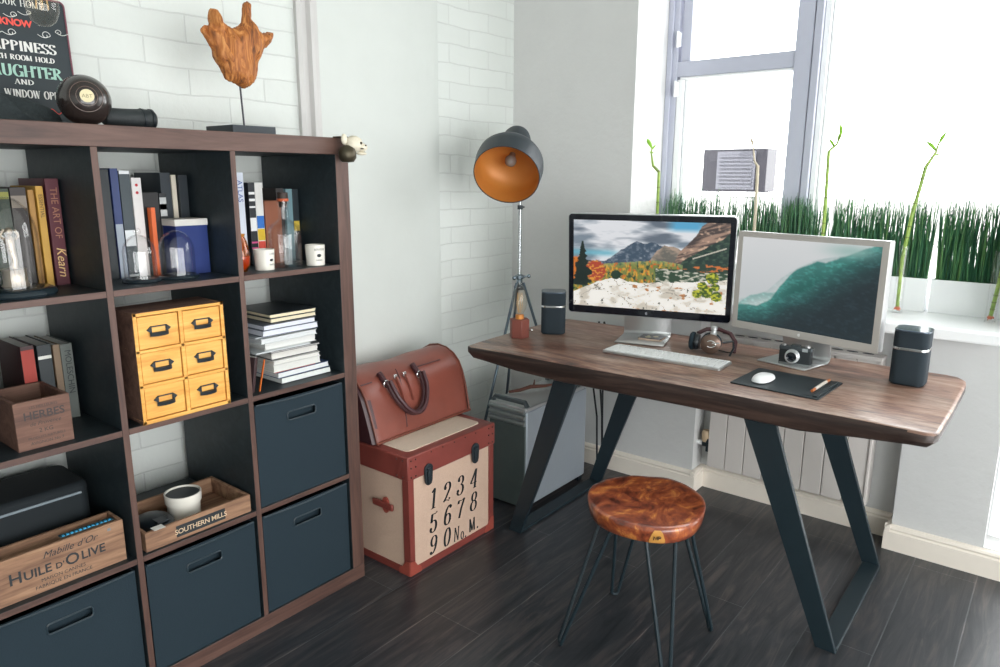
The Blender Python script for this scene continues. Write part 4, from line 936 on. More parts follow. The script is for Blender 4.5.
def mountain(u, v):
    sh = u.shape
    f = fbm(u, v*2.2, 4, 1, 5); c = mixc(hexc('7d8b98')*np.ones(sh+(3,)), hexc('e4e6ea'), (f-.38)*4)
    c = mixc(c, hexc('66717e'), (fbm(u*1.2, v*3, 3, 9)-.5)*5*(v < .3))
    c = mixc(c, hexc('5aa9d0'), np.clip((u-.60)*14, 0, 1)*np.clip((.12-v)*18, 0, 1)*np.clip((.90-u)*10, 0, 1))
    c = mixc(c, hexc('69b8cc'), np.exp(-((v-.37)/.035)**2)*np.clip((.36-u)*8, 0, 1)*.8)
    # far blue mountain
    e = fbm(u, u*0, 22, 4)*.05
    r1 = poly(u, [(0, .46), (.22, .45), (.30, .36), (.37, .28), (.42, .23), (.47, .25), (.52, .235), (.58, .26), (.66, .30), (.8, .4), (1, .4)])+e-.02
    m = (v > r1); rock = mixc(hexc('3f5264')*np.ones(sh+(3,)), hexc('8d95a0'), (fbm(u*1.3, v, 34, 5, 5)-.46)*3); c = np.where(m[..., None], rock, c)
    r2 = poly(u, [(.50, .46), (.56, .31), (.60, .24), (.65, .24), (.70, .28), (.8, .4)])+e-.01; m = (v > r2) & (u > .5) & (u < .8)
    c = np.where(m[..., None], mixc(hexc('b29c8a')*np.ones(sh+(3,)), hexc('6c6a62'), (v-r2)*9+(fbm(u, v, 40, 6)-.5)*2), c)
    # right-hand cliff
    r3 = poly(u, [(0, 2), (.66, .46), (.70, .30), (.75, .22), (.80, .12), (.83, .03), (.86, -.01), (1, -.05)])+e*.6
    m = (v > r3) & (u > .66); w_ = u*.5+v
    strata = fbm(w_*1.0, u*.2, 34, 8, 4); c = np.where(m[..., None], mixc(mixc(hexc('4a3f3c')*np.ones(sh+(3,)), hexc('a98a78'), (strata-.40)*5), hexc('d9b79c'), (fbm(u, v, 30, 12)-.6)*5), c)
    # dark slope with a pale track
    r4 = poly(u, [(0, 2), (.69, .52), (.72, .40), (.80, .32), (.9, .22), (1, .10)])+e*.7; m = (v > r4) & (u > .69)
    c = np.where(m[..., None], mixc(hexc('1f3630')*np.ones(sh+(3,)), hexc('4d6450'), (fbm(u, v, 46, 14)-.45)*3), c)
    tr_ = np.abs(v-(.395-(u-.78)*.62)) < .007; c = np.where((tr_ & (u > .78) & (u < .985))[..., None], hexc('c9c4b4'), c)
    # valley forest
    r5 = poly(u, [(0, .50), (.2, .48), (.35, .46), (.5, .43), (.62, .42), (.72, .45), (.85, .47), (1, .45)])+e*.5
    m = v > r5; g1 = fbm(u*2.2, v*.7, 34, 20, 4); d = (v-r5)
    fo = mixc(hexc('7a8444')*np.ones(sh+(3,)), hexc('dea23a'), (g1-.44)*4); fo = mixc(fo, hexc('2c4a34'), (fbm(u*2, v, 30, 23)-.56)*8)
    fo = mixc(fo, hexc('8fa57c'), np.clip(1-d*18, 0, 1)*.6); fo = mixc(fo, hexc('d2662a'), (fbm(u*2, v*.8, 34, 25)-.62)*7)
    c = np.where(m[..., None], fo, c)
    m2 = (u > .55) & (v > .52); c = np.where(m2[..., None], mixc(hexc('2f4a35')*np.ones(sh+(3,)), hexc('c9c7b8'), (fbm(u, v*1.6, 32, 30)-.5)*9), c)
    m2 = (u > .72) & (v > .45) & (v < .54); c = np.where(m2[..., None], mixc(hexc('284034')*np.ones(sh+(3,)), hexc('d5763a'), (fbm(u, v*1.6, 32, 33)-.56)*9), c)
    # foreground pale rock
    r6 = poly(u, [(0, .83), (.06, .78), (.14, .72), (.22, .66), (.30, .64), (.36, .67), (.44, .69), (.55, .67), (.66, .66), (.8, .64), (.9, .62), (1, .60)])+fbm(u, u*0, 30, 40)*.02
    m = v > r6; q = fbm(u*1.2, v*1.2, 12, 41, 5)
    rk = mixc(hexc('fbf8f0')*np.ones(sh+(3,)), hexc('d3cbbc'), (q-.50)*5); crack = np.abs(fbm(u*.9+v*.5, v, 9, 44, 4)-.5); rk = mixc(rk, hexc('5a5148'), (.012-crack)*90*(fbm(u, v, 8, 46) > .5))
    rk = mixc(rk, hexc('3c4238'), (fbm(u, v, 50, 47)-.74)*20); rk = mixc(rk, hexc('b87a48'), np.clip((fbm(u, v, 26, 48)-.68)*12, 0, 1)*(u > .35))
    c = np.where(m[..., None], rk, c)
    # trees
    jag = fbm(u*3, v*3, 60, 50, 2)
    c = np.where(((np.abs(u-.015) < .05+.02*jag) & (v > .40+jag*.06) & (v < .72))[..., None], mixc(hexc('d9792a')*np.ones(sh+(3,)), hexc('6a4422'), (jag-.5)*6), c)
    c = np.where(((((u-.15)/.075)**2+((v-.58)/.13)**2) < .55+jag*.8)[..., None], mixc(hexc('b2452e')*np.ones(sh+(3,)), hexc('e0a040'), (fbm(u, v, 60, 52)-.52)*9), c)
    wd = .004+(v-.24)*.15*(.45+.9*vnoise(u*.3, v, 34, 71))+.012*(jag-.5); c = np.where(((np.abs(u-.062) < wd) & (v > .24) & (v < .76))[..., None], mixc(hexc('14251f')*np.ones(sh+(3,)), hexc('33503e'), (jag-.55)*4), c)
    c = np.where(((((u-.29)/.034)**2+((v-.615)/.055)**2) < .7+jag*.5)[..., None], hexc('1f3a28'), c)
    for a, b_, s in ((.91, .60, .045), (.85, .69, .035), (.88, .76, .045), (.82, .78, .035), (.94, .80, .04), (.93, .70, .03)):
        dd = ((u-a)/s)**2+((v-b_)/(s*1.6))**2; c = np.where((dd < .5+jag*.7)[..., None], mixc(hexc('3d5a1e')*np.ones(sh+(3,)), hexc('c6c63a'), (fbm(u, v, 70, 55)-.42)*5), c)
    return np.clip(c, 0, 1)
def hills(u, v):
    sh = u.shape
    c = mixc(hexc('f2f4f5')*np.ones(sh+(3,)), hexc('dfe4e6'), v*1.6)
    e = (fbm(u, u*0, 7, 60, 5)-.5)*.055
    def layer(c, pts, top, bot, depth, tex, seed):
        r = poly(u, pts)+e*(1+.2*seed % 2); m = np.clip((v-r)*60, 0, 1)
        col = mixc(hexc(top)*np.ones(sh+(3,)), hexc(bot), (v-r)/depth); f = fbm(u*1.6, v*2.4, 22, seed, 5)
        col = mixc(col, col*1.35+.03, (f-.5)*tex); return mixc(c, col, m)
    c = layer(c, [(0, .74), (.12, .66), (.22, .58), (.33, .42), (.42, .34), (.55, .20), (.7, .13), (1, .0)], 'c6d6d6', 'dfe6e6', .12, .5, 61)
    c = layer(c, [(0, .78), (.10, .66), (.20, .60), (.30, .58), (.45, .60), (1, .6)], '8fbdb8', 'd5e3e1', .14, 1, 62)
    c = layer(c, [(0, .80), (.16, .76), (.26, .66), (.32, .52), (.42, .36), (.52, .25), (.58, .20), (.64, .21), (.72, .14), (.82, .06), (.92, .0), (1, -.04)], '4d938b', '2d6a64', .26, 2.2, 63)
    c = layer(c, [(0, .88), (.18, .80), (.34, .66), (.48, .58), (.60, .42), (.72, .26), (.84, .14), (.92, .06), (1, .02)], '3a7671', '284448', .22, 2.4, 64)
    c = layer(c, [(0, 1.0), (.25, .90), (.45, .74), (.62, .60), (.80, .36), (1, .16)], '2c4a4c', '26363c', .2, 1.8, 65)
    fog = np.exp(-(((u-.80)/.16)**2+((v-.07)/.07)**2)); c = mixc(c, hexc('a9cfc8'), fog*.8)
    return np.clip(c, 0, 1)
def screen(name, fn, w_, h_, nx, nz, T, parent, strength):
    me = bpy.data.meshes.new(name); vs = [tuple(T @ Vector((w_*(i/nx-.5), -h_*(j/nz-.5), 0))) for j in range(nz+1) for i in range(nx+1)]
    fs = [(j*(nx+1)+i, (j+1)*(nx+1)+i, (j+1)*(nx+1)+i+1, j*(nx+1)+i+1) for j in range(nz) for i in range(nx)]
    me.from_pydata(vs, [], fs); uu, vv = np.meshgrid(np.arange(nx+1)/nx, np.arange(nz+1)/nz); col = fn(uu, vv); l = np.where(col <= .04045, col/12.92, ((col+.055)/1.055)**2.4)
    a = me.color_attributes.new('Col', 'FLOAT_COLOR', 'POINT'); a.data.foreach_set('color', np.concatenate([l, np.ones(l.shape[:2]+(1,))], 2).astype(np.float32).ravel())
    me.materials.append(emis_attr(name+'_glow', strength)); o = bpy.data.objects.new(name, me); C.objects.link(o); o.parent = parent; return o
def monitor(label, c, yaw, tilt, w_, h_, sw, sh_, sdz, th, case, bez, fn, res, foot_w, foot_f, foot_b, emblem, side, strength):
    c = Vector(c); nrm = Vector((-math.cos(yaw)*math.cos(tilt), -math.sin(yaw)*math.cos(tilt), math.sin(tilt))); r = Vector((math.sin(yaw), -math.cos(yaw), 0)); u = r.cross(nrm)*-1
    if u.z < 0: u = -u
    base = Vector((c.x, c.y, DZ)); t = thing('monitor', label, 'monitor', base)
    o = c-base
    T = Matrix(((r[0], u[0], nrm[0], o[0]), (r[1], u[1], nrm[1], o[1]), (r[2], u[2], nrm[2], o[2]), (0, 0, 0, 1)))   # x right, y up, z to viewer
    rd_ = .016 if side else .005
    sh = MB().prism(rounded(-w_/2, w_/2, -h_/2, h_/2, rd_, 6), -th, -.001, T).build('housing', case, t, bevel=.001)
    if side: MB().prism(rounded(-w_/2+.003, w_/2-.003, -h_/2+.003, h_/2-.003, rd_-.003, 6), -.001, .0005, T).build('front_glass', bez, t)
    else:
        b = MB(); a = (w_-sw)/2+.0
        b.box(-w_/2, -sw/2, -h_/2, h_/2, -.001, .002, T).box(sw/2, w_/2, -h_/2, h_/2, -.001, .002, T).box(-sw/2, sw/2, sdz+sh_/2, h_/2, -.001, .002, T).box(-sw/2, sw/2, -h_/2, sdz-sh_/2, -.001, .002, T)
        b.build('bezel', bez, t, bevel=.001)
    screen('screen', fn, sw, sh_, res[0], res[1], T @ Matrix.Translation((0, sdz, .0009)), t, strength)
    # emblem: small fruit-shaped mark under the picture
    ez = (-h_/2+(sdz-sh_/2))/2; e = MB(); s = .0052
    pts = [(0, .72), (.35, .92), (.72, .82), (.86, .58), (.62, .36), (.60, .02), (.88, -.25), (.62, -.78), (.30, -1.0), (0, -.88), (-.30, -1.0), (-.66, -.74), (-.92, -.1), (-.86, .5), (-.62, .84), (-.3, .92)]
    e.prism([(x*s, y*s) for x, y in pts], .0006 if side else .002, .0012 if side else .0027, T @ Matrix.Translation((0, ez, 0)))
    e.prism([(x*s, y*s) for x, y in ((0, 1.0), (.1, 1.4), (.42, 1.55), (.35, 1.15))], .0006 if side else .002, .0012 if side else .0027, T @ Matrix.Translation((0, ez, 0)))
    e.build('emblem', emblem, t)
    # bent aluminium stand
    nh = Vector((nrm.x, nrm.y, 0)).normalized(); prof = [(foot_f, .0025)]+[(foot_b+.0+(.02)*(1-math.sin(q)), .0025+.02*(1-math.cos(q))) for q in [PI/2*k/5 for k in range(0, 6)]]
    prof = [(foot_f, .003), (foot_b+.02, .003)]+[(foot_b+.02-.02*math.sin(q), .003+.02*(1-math.cos(q))) for q in [PI/2*k/5 for k in range(1, 6)]]
    top = o+nrm*(-th-.002); prof += [(foot_b+.012, .12), (top.dot(nh)+.0, max(.16, o.z-.02))]
    vs = []; k = len(prof)
    for d, z in prof:
        for s_ in (-1, 1): vs.append(nh*d+r*(s_*foot_w/2)+Vector((0, 0, z)))
    m = MB().add(vs, [(2*i, 2*i+1, 2*i+3, 2*i+2) for i in range(k-1)]); st_ = m.build('stand', 'alu', t, smooth=60)
    sd = st_.modifiers.new('thick', 'SOLIDIFY'); sd.thickness = .005; sd.offset = 0
    bv = st_.modifiers.new('bev', 'BEVEL'); bv.width = .001
    return t, T
yaw1 = math.radians(16.4); yaw2 = math.radians(-14.1)
monitor('large black-bezelled monitor showing an autumn mountain valley, left on the desk', (1.066, -.497, 1.029), yaw1, -.081, .650, .411, .604, .352, .004, .03, 'alu', P('bezel_black', '11131c', .15, var=0), mountain, (300, 176), .19, .115, -.06, P('emblem_grey', '9a9ca4', .3), True, 1.15)
monitor('silver-framed monitor showing misty teal mountains, right on the desk', (1.082, -1.083, 1.002), yaw2, 0.0, .545, .360, .502, .314, .004, .032, 'alu', P('bezel_silver', 'b5b1ac', .4, var=.01), hills, (170, 106), .18, .105, -.06, P('emblem_pale', 'dcdcdc', .3), False, .9)
# cable looping behind the black monitor's stand
t = thing('monitor_cable', 'pair of thin grey cables hanging beside the black monitor stand', 'cable', (1.2, -.40, DZ))
MB().tube([(0, 0, .003), (.01, -.012, .02), (.03, -.03, .06), (.03, -.05, .10)], .0025, 8).tube([(-.02, .008, .003), (.0, -.004, .02), (.02, -.02, .06), (.03, -.045, .10)], .0025, 8).build('wire', P('grey_wire', '5c5c62'), t)
# booklet on the stand
t = thing('small_booklet', 'small dark picture booklet lying on the foot of the black monitor', 'booklet', (1.055, -.535, DZ+.0062), -yaw1*0+math.radians(8))
MB().box(-.035, .035, -.045, .045, 0, .008).build('pages', P('tan_pages', 'b7a190'), t, bevel=.0008)
MB().box(-.036, .036, -.046, .046, .008, .0095).build('cover', P('booklet_dark', '33343a', .3), t, bevel=.0005)
m = MB()
for a in ((-.012, .012, .012), (.008, -.014, .011), (.010, .016, .006)): m.lathe([(0, .0096), (a[2], .0096), (a[2], .0101), (0, .0101)], 14, Matrix.Translation((a[0], a[1], 0)))
m.build('cover_picture', P('pic_pale', 'c8c0a8'), t)

# ---------------- keyboard and mouse
t = thing('keyboard', 'slim white full-size keyboard on the desk in front of the black monitor', 'keyboard', (.832, -.700, DZ), math.radians(2))
MB().prism(rounded(-.062, .062, -.222, .222, .008), .0, .009).build('key_tray', 'alu', t, bevel=.001)
for r_ in range(6):
    cuts = [-.216]; x = -.216
    row = MB(); xx = .056-r_*.0185; 
    pat = {0: [1]*1+[1]*20, 5: [1.5, 1, 1.3, 5.4, 1.3, 1, 1.6]+[1]*3+[2, 1, 1]}.get(r_, ([1.6] if r_ in (2,) else [1.9] if r_ == 3 else [2.4] if r_ == 4 else [1])+[1]*(13 if r_ < 3 else 11 if r_ == 3 else 10)+[1.8]+[1]*(6 if r_ in (1, 2, 3) else 4))
    tot = sum(pat); sc = .434/tot; y = .217
    for p in pat:
        wk = p*sc; row.box(xx-.0155 if r_ else xx-.009, xx+.0005, y-wk+.0013, y-.0013, .009, .0112); y -= wk
    kk = row.build('key_row', 'whitepl', t, bevel=.0005)
t = thing('leather_mouse_pad', 'black leather mouse pad with a pen slot on the right side of the desk', 'mouse pad', (.772, -1.140, DZ), math.radians(-3))
MB().prism(rounded(-.115, .118, -.138, .132, .006), 0, .004).build('pad', P('pad_black', '232c31', .5, bmp=.2, scale=300), t, bevel=.001)
MB().box(-.10, .105, -.112, -.090, .004, .0055).box(-.10, .105, -.130, -.116, .004, .008).build('pen_slot', P('pad_black', '232c31'), t, bevel=.001)
t = thing('brown_pencil', 'orange-brown pen with a pale grip lying in the mouse pad slot', 'pen', (.79, -1.2425, DZ+.0056), math.radians(-3))
MB().tube([(-.085, 0, .0045), (.075, 0, .0045)], .0045, 10).build('barrel', P('pen_orange', 'b4683c', .35), t)
MB().tube([(-.06, 0, .0048), (.045, 0, .0048)], .0050, 10).build('grip', P('pen_pale', 'd6cec4', .3), t)
t = thing('computer_mouse', 'smooth white mouse on the black leather mouse pad', 'mouse', (.752, -1.078, DZ+.0042), math.radians(-2))
prof = []
vs = []; n1, n2 = 32, 10
for i in range(n1):
    a = 2*PI*i/n1; ex = abs(math.cos(a))**.8*math.copysign(1, math.cos(a)); ey = abs(math.sin(a))**.8*math.copysign(1, math.sin(a))
    for j in range(n2):
        u = j/(n2-1); th_ = u*PI/2; vs.append((.056*ex*math.cos(th_)**.6, .029*ey*math.cos(th_)**.6, .003+.018*math.sin(th_)*(1-.12*math.cos(a))))
MB().add(vs, [(i*n2+j, ((i+1) % n1)*n2+j, ((i+1) % n1)*n2+j+1, i*n2+j+1) for i in range(n1) for j in range(n2-1)]+[tuple(i*n2 for i in range(n1))[::-1], tuple(i*n2+n2-1 for i in range(n1))]).build('top_shell', 'whitepl', t, smooth=60)
MB().prism([(.050*math.cos(a), .026*math.sin(a)) for a in [2*PI*k/28 for k in range(28)]], 0, .004).build('base', 'alu_dark', t)

# ---------------- speakers
def speaker(label, x, y, rz):
    t = thing('speaker', label, 'speaker', (x, y, DZ), rz, 'pair of desk speakers')
    oc = rounded(-.050, .050, -.050, .050, .026, 6)
    MB().prism(oc, .004, .112).build('lower_cloth', 'spkfab', t, bevel=.002)
    MB().prism(rounded(-.0505, .0505, -.0505, .0505, .026, 6), .112, .120).build('metal_band', 'chrome', t, bevel=.001)
    MB().prism(oc, .120, .170).build('upper_cloth', 'spkfab', t, bevel=.002)
    MB().prism(rounded(-.0505, .0505, -.0505, .0505, .026, 6), .170, .176).build('top_cap', P('spk_cap', '5a6672', .15, metal=.5), t, bevel=.002)
    MB().prism(rounded(-.046, .046, -.046, .046, .024, 6), 0, .004).build('base', 'blackpl', t)
speaker('black cloth desk speaker with metal band, left end of the desk beside the black monitor', .935, -.143, math.radians(35))
speaker('black cloth desk speaker with a metal band, at the right end of the desk', 1.030, -1.440, math.radians(0))

# ---------------- headphones and camera
t = thing('headphones', 'black headphones with round bronze-faced ear cups resting by the keyboard', 'headphones', (1.0, -.79, DZ))
def cup_(name, c, ax, r, th, mat):
    ax = Vector(ax).normalized(); x_ = ax.cross(Vector((0, 0, 1))).normalized(); y_ = ax.cross(x_)
    T = Matrix(((x_[0], y_[0], ax[0], c[0]), (x_[1], y_[1], ax[1], c[1]), (x_[2], y_[2], ax[2], c[2]), (0, 0, 0, 1)))
    MB().lathe([(0, 0), (r*.85, 0), (r, th*.3), (r, th*.7), (r*.8, th), (0, th)], 28, T).build(name, mat, t); return T
cup_('ear_pad', (.01, .055, .036), (-.25, 1, .05), .034, .020, 'blackfab')
cup_('ear_cup', (.005, .035, .036), (-.25, 1, .05), .030, .022, 'blackpl')
T = cup_('ear_cup', (-.005, -.012, .038), (-1, -.35, .1), .036, .018, P('cup_bronze', '6d5a50', .3, metal=.6))
cup_('ear_pad', (.018, -.004, .038), (-1, -.35, .1), .038, .02, 'blackfab')
MB().tube([T @ Vector((.016*math.cos(a), .012*math.sin(a), .0195)) for a in [math.radians(q) for q in range(40, 321, 20)]], .0028, 6).tube([T @ Vector((-.004, -.004, .02)), T @ Vector((-.03, -.006, .02))], .003, 6).build('metal_yoke', 'chrome', t)
pts = [(.02, .05, .065), (.05, .03, .078), (.07, -.01, .080), (.07, -.055, .068), (.045, -.085, .045), (.02, -.09, .012)]
MB().tube(pts, .0075, 10).build('headband', 'bagdark', t)
MB().tube([(-.015, -.088, .006), (.01, -.092, .03), (.03, -.08, .05), (.01, -.05, .045)], .004, 8).build('side_arm', 'blackpl', t)
MB().lathe([(0, .074), (.011, .074), (.013, .080), (.009, .086), (.009, .092), (.0115, .094), (.0115, .104), (.008, .107), (0, .107)], 20, Matrix.Translation((.0, -.018, -.004))).build('silver_knob', 'alu', t)
MB().tube([(.02, -.09, .012), (.04, -.06, .004), (.06, 0, .003), (.04, .04, .003), (.01, .05, .012)], .002, 6).build('cord', 'cable', t)
t = thing('film_camera', 'small black and silver film camera standing on the foot of the silver monitor', 'camera', (1.012, -1.098, DZ+.0062), math.radians(-90+4))
MB().prism(rounded(-.053, .053, -.013, .015, .006), .006, .052).build('camera_body', P('cam_leather', '1f272b', .6, bmp=.3, scale=400), t)
MB().prism(rounded(-.054, .054, -.014, .016, .006), 0, .006).build('bottom_plate', 'alu_dark', t, bevel=.0006)
MB().prism(rounded(-.054, .054, -.014, .016, .006), .052, .063).build('top_plate', P('cam_top', '4f565a', .35, metal=.6), t, bevel=.0008)
MB().box(-.016, .014, -.0145, .012, .063, .069).build('viewfinder_hump', P('cam_top', '4f565a'), t, bevel=.0015)
TL = Matrix(((1, 0, 0, -.008), (0, 0, -1, -.013), (0, 1, 0, .031), (0, 0, 0, 1)))
MB().lathe([(0, 0), (.024, 0), (.024, .006), (.0215, .008), (.0215, .020), (.0185, .022), (.017, .019), (.012, .012), (0, .012)], 32, TL).build('lens', 'alu', t)
MB().lathe([(0, .0125), (.0135, .0125), (.0165, .0192), (.012, .016), (0, .018)], 28, TL).build('lens_glass', P('lens_dark', '101820', .05), t)
MB().lathe([(0, .063), (.009, .063), (.009, .069), (0, .069)], 20, Matrix.Translation((.036, .001, 0))).build('dial', 'alu', t)
MB().lathe([(0, .063), (.007, .063), (.007, .067), (0, .067)], 20, Matrix.Translation((-.040, .001, 0))).build('rewind_knob', 'alu', t)
MB().box(.022, .040, -.0148, -.012, .050, .061).build('finder_window', P('win_pale', '9aa2a4', .1), t)

# ---------------- little bulb lamp
t = thing('bulb_table_lamp', 'small brown leather-covered block lamp with a bare tall filament bulb on the desk', 'table lamp', (.775, -.088, DZ), math.radians(20))
MB().prism([(.041*math.cos(a), .041*math.sin(a)) for a in [2*PI*(k+.5)/6 for k in range(6)]], 0, .075).build('lamp_base', P('lamp_leather', '7a4238', .5, bmp=.1), t, bevel=.002)
MB().lathe([(0, .075), (.017, .075), (.017, .092), (0, .092)], 24).build('bulb_socket', 'copper', t)
MB().lathe([(.014, .088), (.017, .10), (.027, .12), (.031, .14), (.0295, .165), (.023, .19), (.0125, .21), (.006, .222), (0, .226)], 28).build('bulb_glass', 'bulbglass', t)
b = MB()
for k in range(7): a = 2*PI*k/7; b.tube([(.004*math.cos(a), .004*math.sin(a), .10), (.012*math.cos(a), .012*math.sin(a), .13), (.010*math.cos(a+.4), .010*math.sin(a+.4), .18)], .0007, 5)
b.build('filament', 'filament' if 'filament' in M else 'brass', t)
MB().tube([(.035, -.016, .035), (.048, -.023, .035)], .004, 10).ball((.052, -.025, .035), .006, 10).build('toggle_switch', 'chrome', t)
for o_ in t.children:
    if o_.name.startswith('toggle'): o_.rotation_euler = (0, 0, math.radians(-80))

# ================================================================== stool
t = thing('stool', 'round polished reddish burl wood stool on black hairpin legs', 'stool', (.300, -.915, 0))
sx, sy = .300, -.915
n = 72; ol = []
for i in range(n):
    a = 2*PI*i/n; rr = .176+.006*math.sin(2*a+.6)+.004*math.sin(3*a+2)+.0025*math.sin(5*a)
    if True:
        d = (a-math.radians(25)+PI) % (2*PI)-PI; rr -= .012*math.exp(-(d/.22)**2)
    ol.append((rr*math.cos(a), rr*math.sin(a)))
rings = []
for z, s in ((.406, .93), (.410, .965), (.425, .985), (.443, 1.0), (.451, .992), (.4535, .975)): rings.append([(x*s, y*s, z) for x, y in ol])
rings.append([(x*.9, y*.9, .4538) for x, y in ol]); 
vs = [p for r in rings for p in r]; fs = [tuple(range(n))[::-1], tuple((len(rings)-1)*n+i for i in range(n))]
for k in range(len(rings)-1): fs += [(k*n+i, k*n+(i+1) % n, (k+1)*n+(i+1) % n, (k+1)*n+i) for i in range(n)]
seat = MB().add(vs, fs).build('seat', 'stool', t, smooth=60)
# pale sapwood patch with the maker's burn mark on the rim, towards the camera
a0 = math.atan2(-1.783+.915-.1, -1.487-.30)+math.radians(8)
def rim(a, z, off=.0012):
    i = (a % (2*PI))/(2*PI)*n; i0 = int(i) % n; f = i-int(i); x = ol[i0][0]*(1-f)+ol[(i0+1) % n][0]*f; y = ol[i0][1]*(1-f)+ol[(i0+1) % n][1]*f
    s = np.interp(z, [.406, .410, .425, .443, .451, .4535], [.93, .965, .985, 1, .992, .975]); r_ = math.hypot(x, y); s += off/r_
    return (x*s, y*s, z)
vs = []; 
for j in range(9):
    z = .408+.042*j/8; hw = [.115, .12, .118, .11, .10, .09, .08, .065, .045][j]
    for i in range(9): vs.append(rim(a0+hw*(i/4-1), z))
MB().add(vs, [(j*9+i, j*9+i+1, (j+1)*9+i+1, (j+1)*9+i) for j in range(8) for i in range(8)]).build('sapwood_patch', 'sap', seat)
p0 = Vector(rim(a0, .428, .004)); dn = Vector((p0.x, p0.y, 0)).normalized(); dx = Vector((0, 0, 1)).cross(dn)
m = MB(); m.tube([p0+dx*-.011+Vector((0, 0, -.005)), p0+dx*-.009+Vector((0, 0, .005)), p0+dx*-.004+Vector((0, 0, -.004)), p0+dx*-.001+Vector((0, 0, .005)), p0+dx*.0+Vector((0, 0, -.005))], .0012, 5)
m.tube([p0+dx*.003+Vector((0, 0, -.005)), p0+dx*.003+Vector((0, 0, .005)), p0+dx*.009+Vector((0, 0, .004)), p0+dx*.009+Vector((0, 0, 0)), p0+dx*.003], .0012, 5); m.build('burn_mark', 'ink', seat)
# hairpin legs
for fx, fy in ((.111, -.750), (.447, -.746), (.460, -1.072), (.160, -1.070)):
    f = Vector((fx-sx, fy-sy, .006)); dr = Vector((f.x, f.y, 0)).normalized(); pr = Vector((-dr.y, dr.x, 0)); tc = dr*.115+Vector((0, 0, .406))
    pts = [tc+pr*.045]; 
    for q in range(0, 9):
        a = PI*q/8; pts.append(f+pr*(.011*math.cos(a))+Vector((0, 0, .012-.012*math.sin(a)))+(tc-f)*.0)
    pts.append(tc-pr*.045)
    MB().tube(pts, .0058, 8).build('leg', 'steel', t)
    # mounting plate
for k, (fx, fy) in enumerate(((.111, -.750), (.447, -.746), (.460, -1.072), (.160, -1.070))):
    dr = Vector((fx-sx, fy-sy, 0)).normalized(); a = math.atan2(dr.y, dr.x)
    MB().box(.075, .145, -.055, .055, .4035, .4065, Matrix.Rotation(a, 4, 'Z')).build('mounting_plate', 'steel', t)

# ================================================================== trunk and bag
tx0, tx1, ty0, ty1, th_ = .095, .557, -.130, .275, .448
t = thing('canvas_chest', 'cream canvas trunk with red leather edges and printed black numbers', 'trunk', ((tx0+tx1)/2, (ty0+ty1)/2, 0))
mx, my = (tx0+tx1)/2, (ty0+ty1)/2; hw, hd = (tx1-tx0)/2, (ty1-ty0)/2; LZ = .358
MB().box(-hw+.004, hw-.004, -hd+.004, hd-.004, .004, LZ).build('canvas_body', 'canvas', t, bevel=.003)
b = MB()   # leather edge strips
e = .030; p = .0
b.box(-hw, hw, -hd, -hd+.006, 0, e*.85).box(-hw, hw, hd-.006, hd, 0, e*.85)
for s_ in (-1, 1):
    x0, x1 = (s_*hw, s_*(hw-.006)); b.box(x0, x1, -hd, hd, 0, e*.85)
    for q in (-1, 1):
        b.box(s_*hw, s_*(hw-e*.9), q*hd, q*(hd-.006), 0, LZ); b.box(s_*hw, s_*(hw-.006), q*hd, q*(hd-e), 0, LZ)
b.build('leather_edging', 'redleather', t, bevel=.0015)
for s_ in (-1, 1):      # scalloped corner caps
    b = MB()
    pts = [(0, 0), (.055, 0), (.055, .014), (.048, .026), (.036, .030), (.030, .040), (.020, .052), (0, .055)]
    b.prism([(s_*(hw-x), z) for x, z in pts], 0, .0025, Matrix(((1, 0, 0, 0), (0, 0, -1, -hd), (0, 1, 0, 0), (0, 0, 0, 1)))); b.build('corner_cap', P('cap_leather', '99483c', .45, bmp=.1), t, bevel=.0006)
b = MB()
pts = [(0, 0), (.055, 0), (.055, .014), (.048, .026), (.036, .030), (.030, .040), (.020, .052), (0, .055)]
b.prism([(-hd+x, z) for x, z in pts], 0, .0025, Matrix(((0, 0, -1, -hw), (1, 0, 0, 0), (0, 1, 0, 0), (0, 0, 0, 1))))
b.build('corner_cap', P('cap_leather', '99483c', .45, bmp=.1), t, bevel=.0006)
lid = MB().box(-hw-.004, hw+.004, -hd-.004, hd+.004, LZ, th_-.004).build('lid', 'redleather', t, bevel=.004)
MB().prism(rounded(-hw+.035, hw-.035, -hd+.035, hd-.03, .022, 3), th_-.004, th_-.0015).build('lid_canvas', P('lid_canvas', 'd6c2b0', .9, bmp=.15, scale=200), lid)
b = MB()
for x in (-hw+.012, -hw+.034, hw-.012, hw-.034):
    for z in (LZ+.012, LZ+.045, th_-.018): b.ball((x, -hd-.004, z), .0035, 8)
for x in [-.12+.06*k for k in range(5)]: b.ball((x, -hd-.004, th_-.014), .003, 8)
for y in (-hd+.02, -hd+.05):
    for z in (LZ+.012, th_-.018): b.ball((-hw-.004, y, z), .0035, 8)
b.build('rivet', P('rivet_dk', '4a2c28', .4, metal=.5), lid)
for xc in (.188-mx, .440-mx):
    lb = MB(); F = Matrix(((1, 0, 0, xc), (0, 0, -1, -hd-.004), (0, 1, 0, .362), (0, 0, 0, 1)))
    lb.prism([(.021*math.cos(a)*(1.0 if math.sin(a) > 0 else .85), .014+.020*math.sin(a) if math.sin(a) > 0 else -.024+.022*math.sin(a)) for a in [2*PI*k/24 for k in range(24)]], 0, .006, F)
    lb.prism([(.012*math.cos(a), .016*math.sin(a)-.002) for a in [2*PI*k/16 for k in range(16)]], .006, .011, F).box(-.009, .009, -.040, -.012, .006, .010, F).tube([F @ Vector((-.010, .016, .008)), F @ Vector((.010, .016, .008))], .004, 8)
    lb.build('latch', 'iron', t, bevel=.001)
hs = MB().box(-hw-.012, -hw-.001, -.13, -.028, .228, .252).build('side_handle', 'redleather', t, bevel=.004)
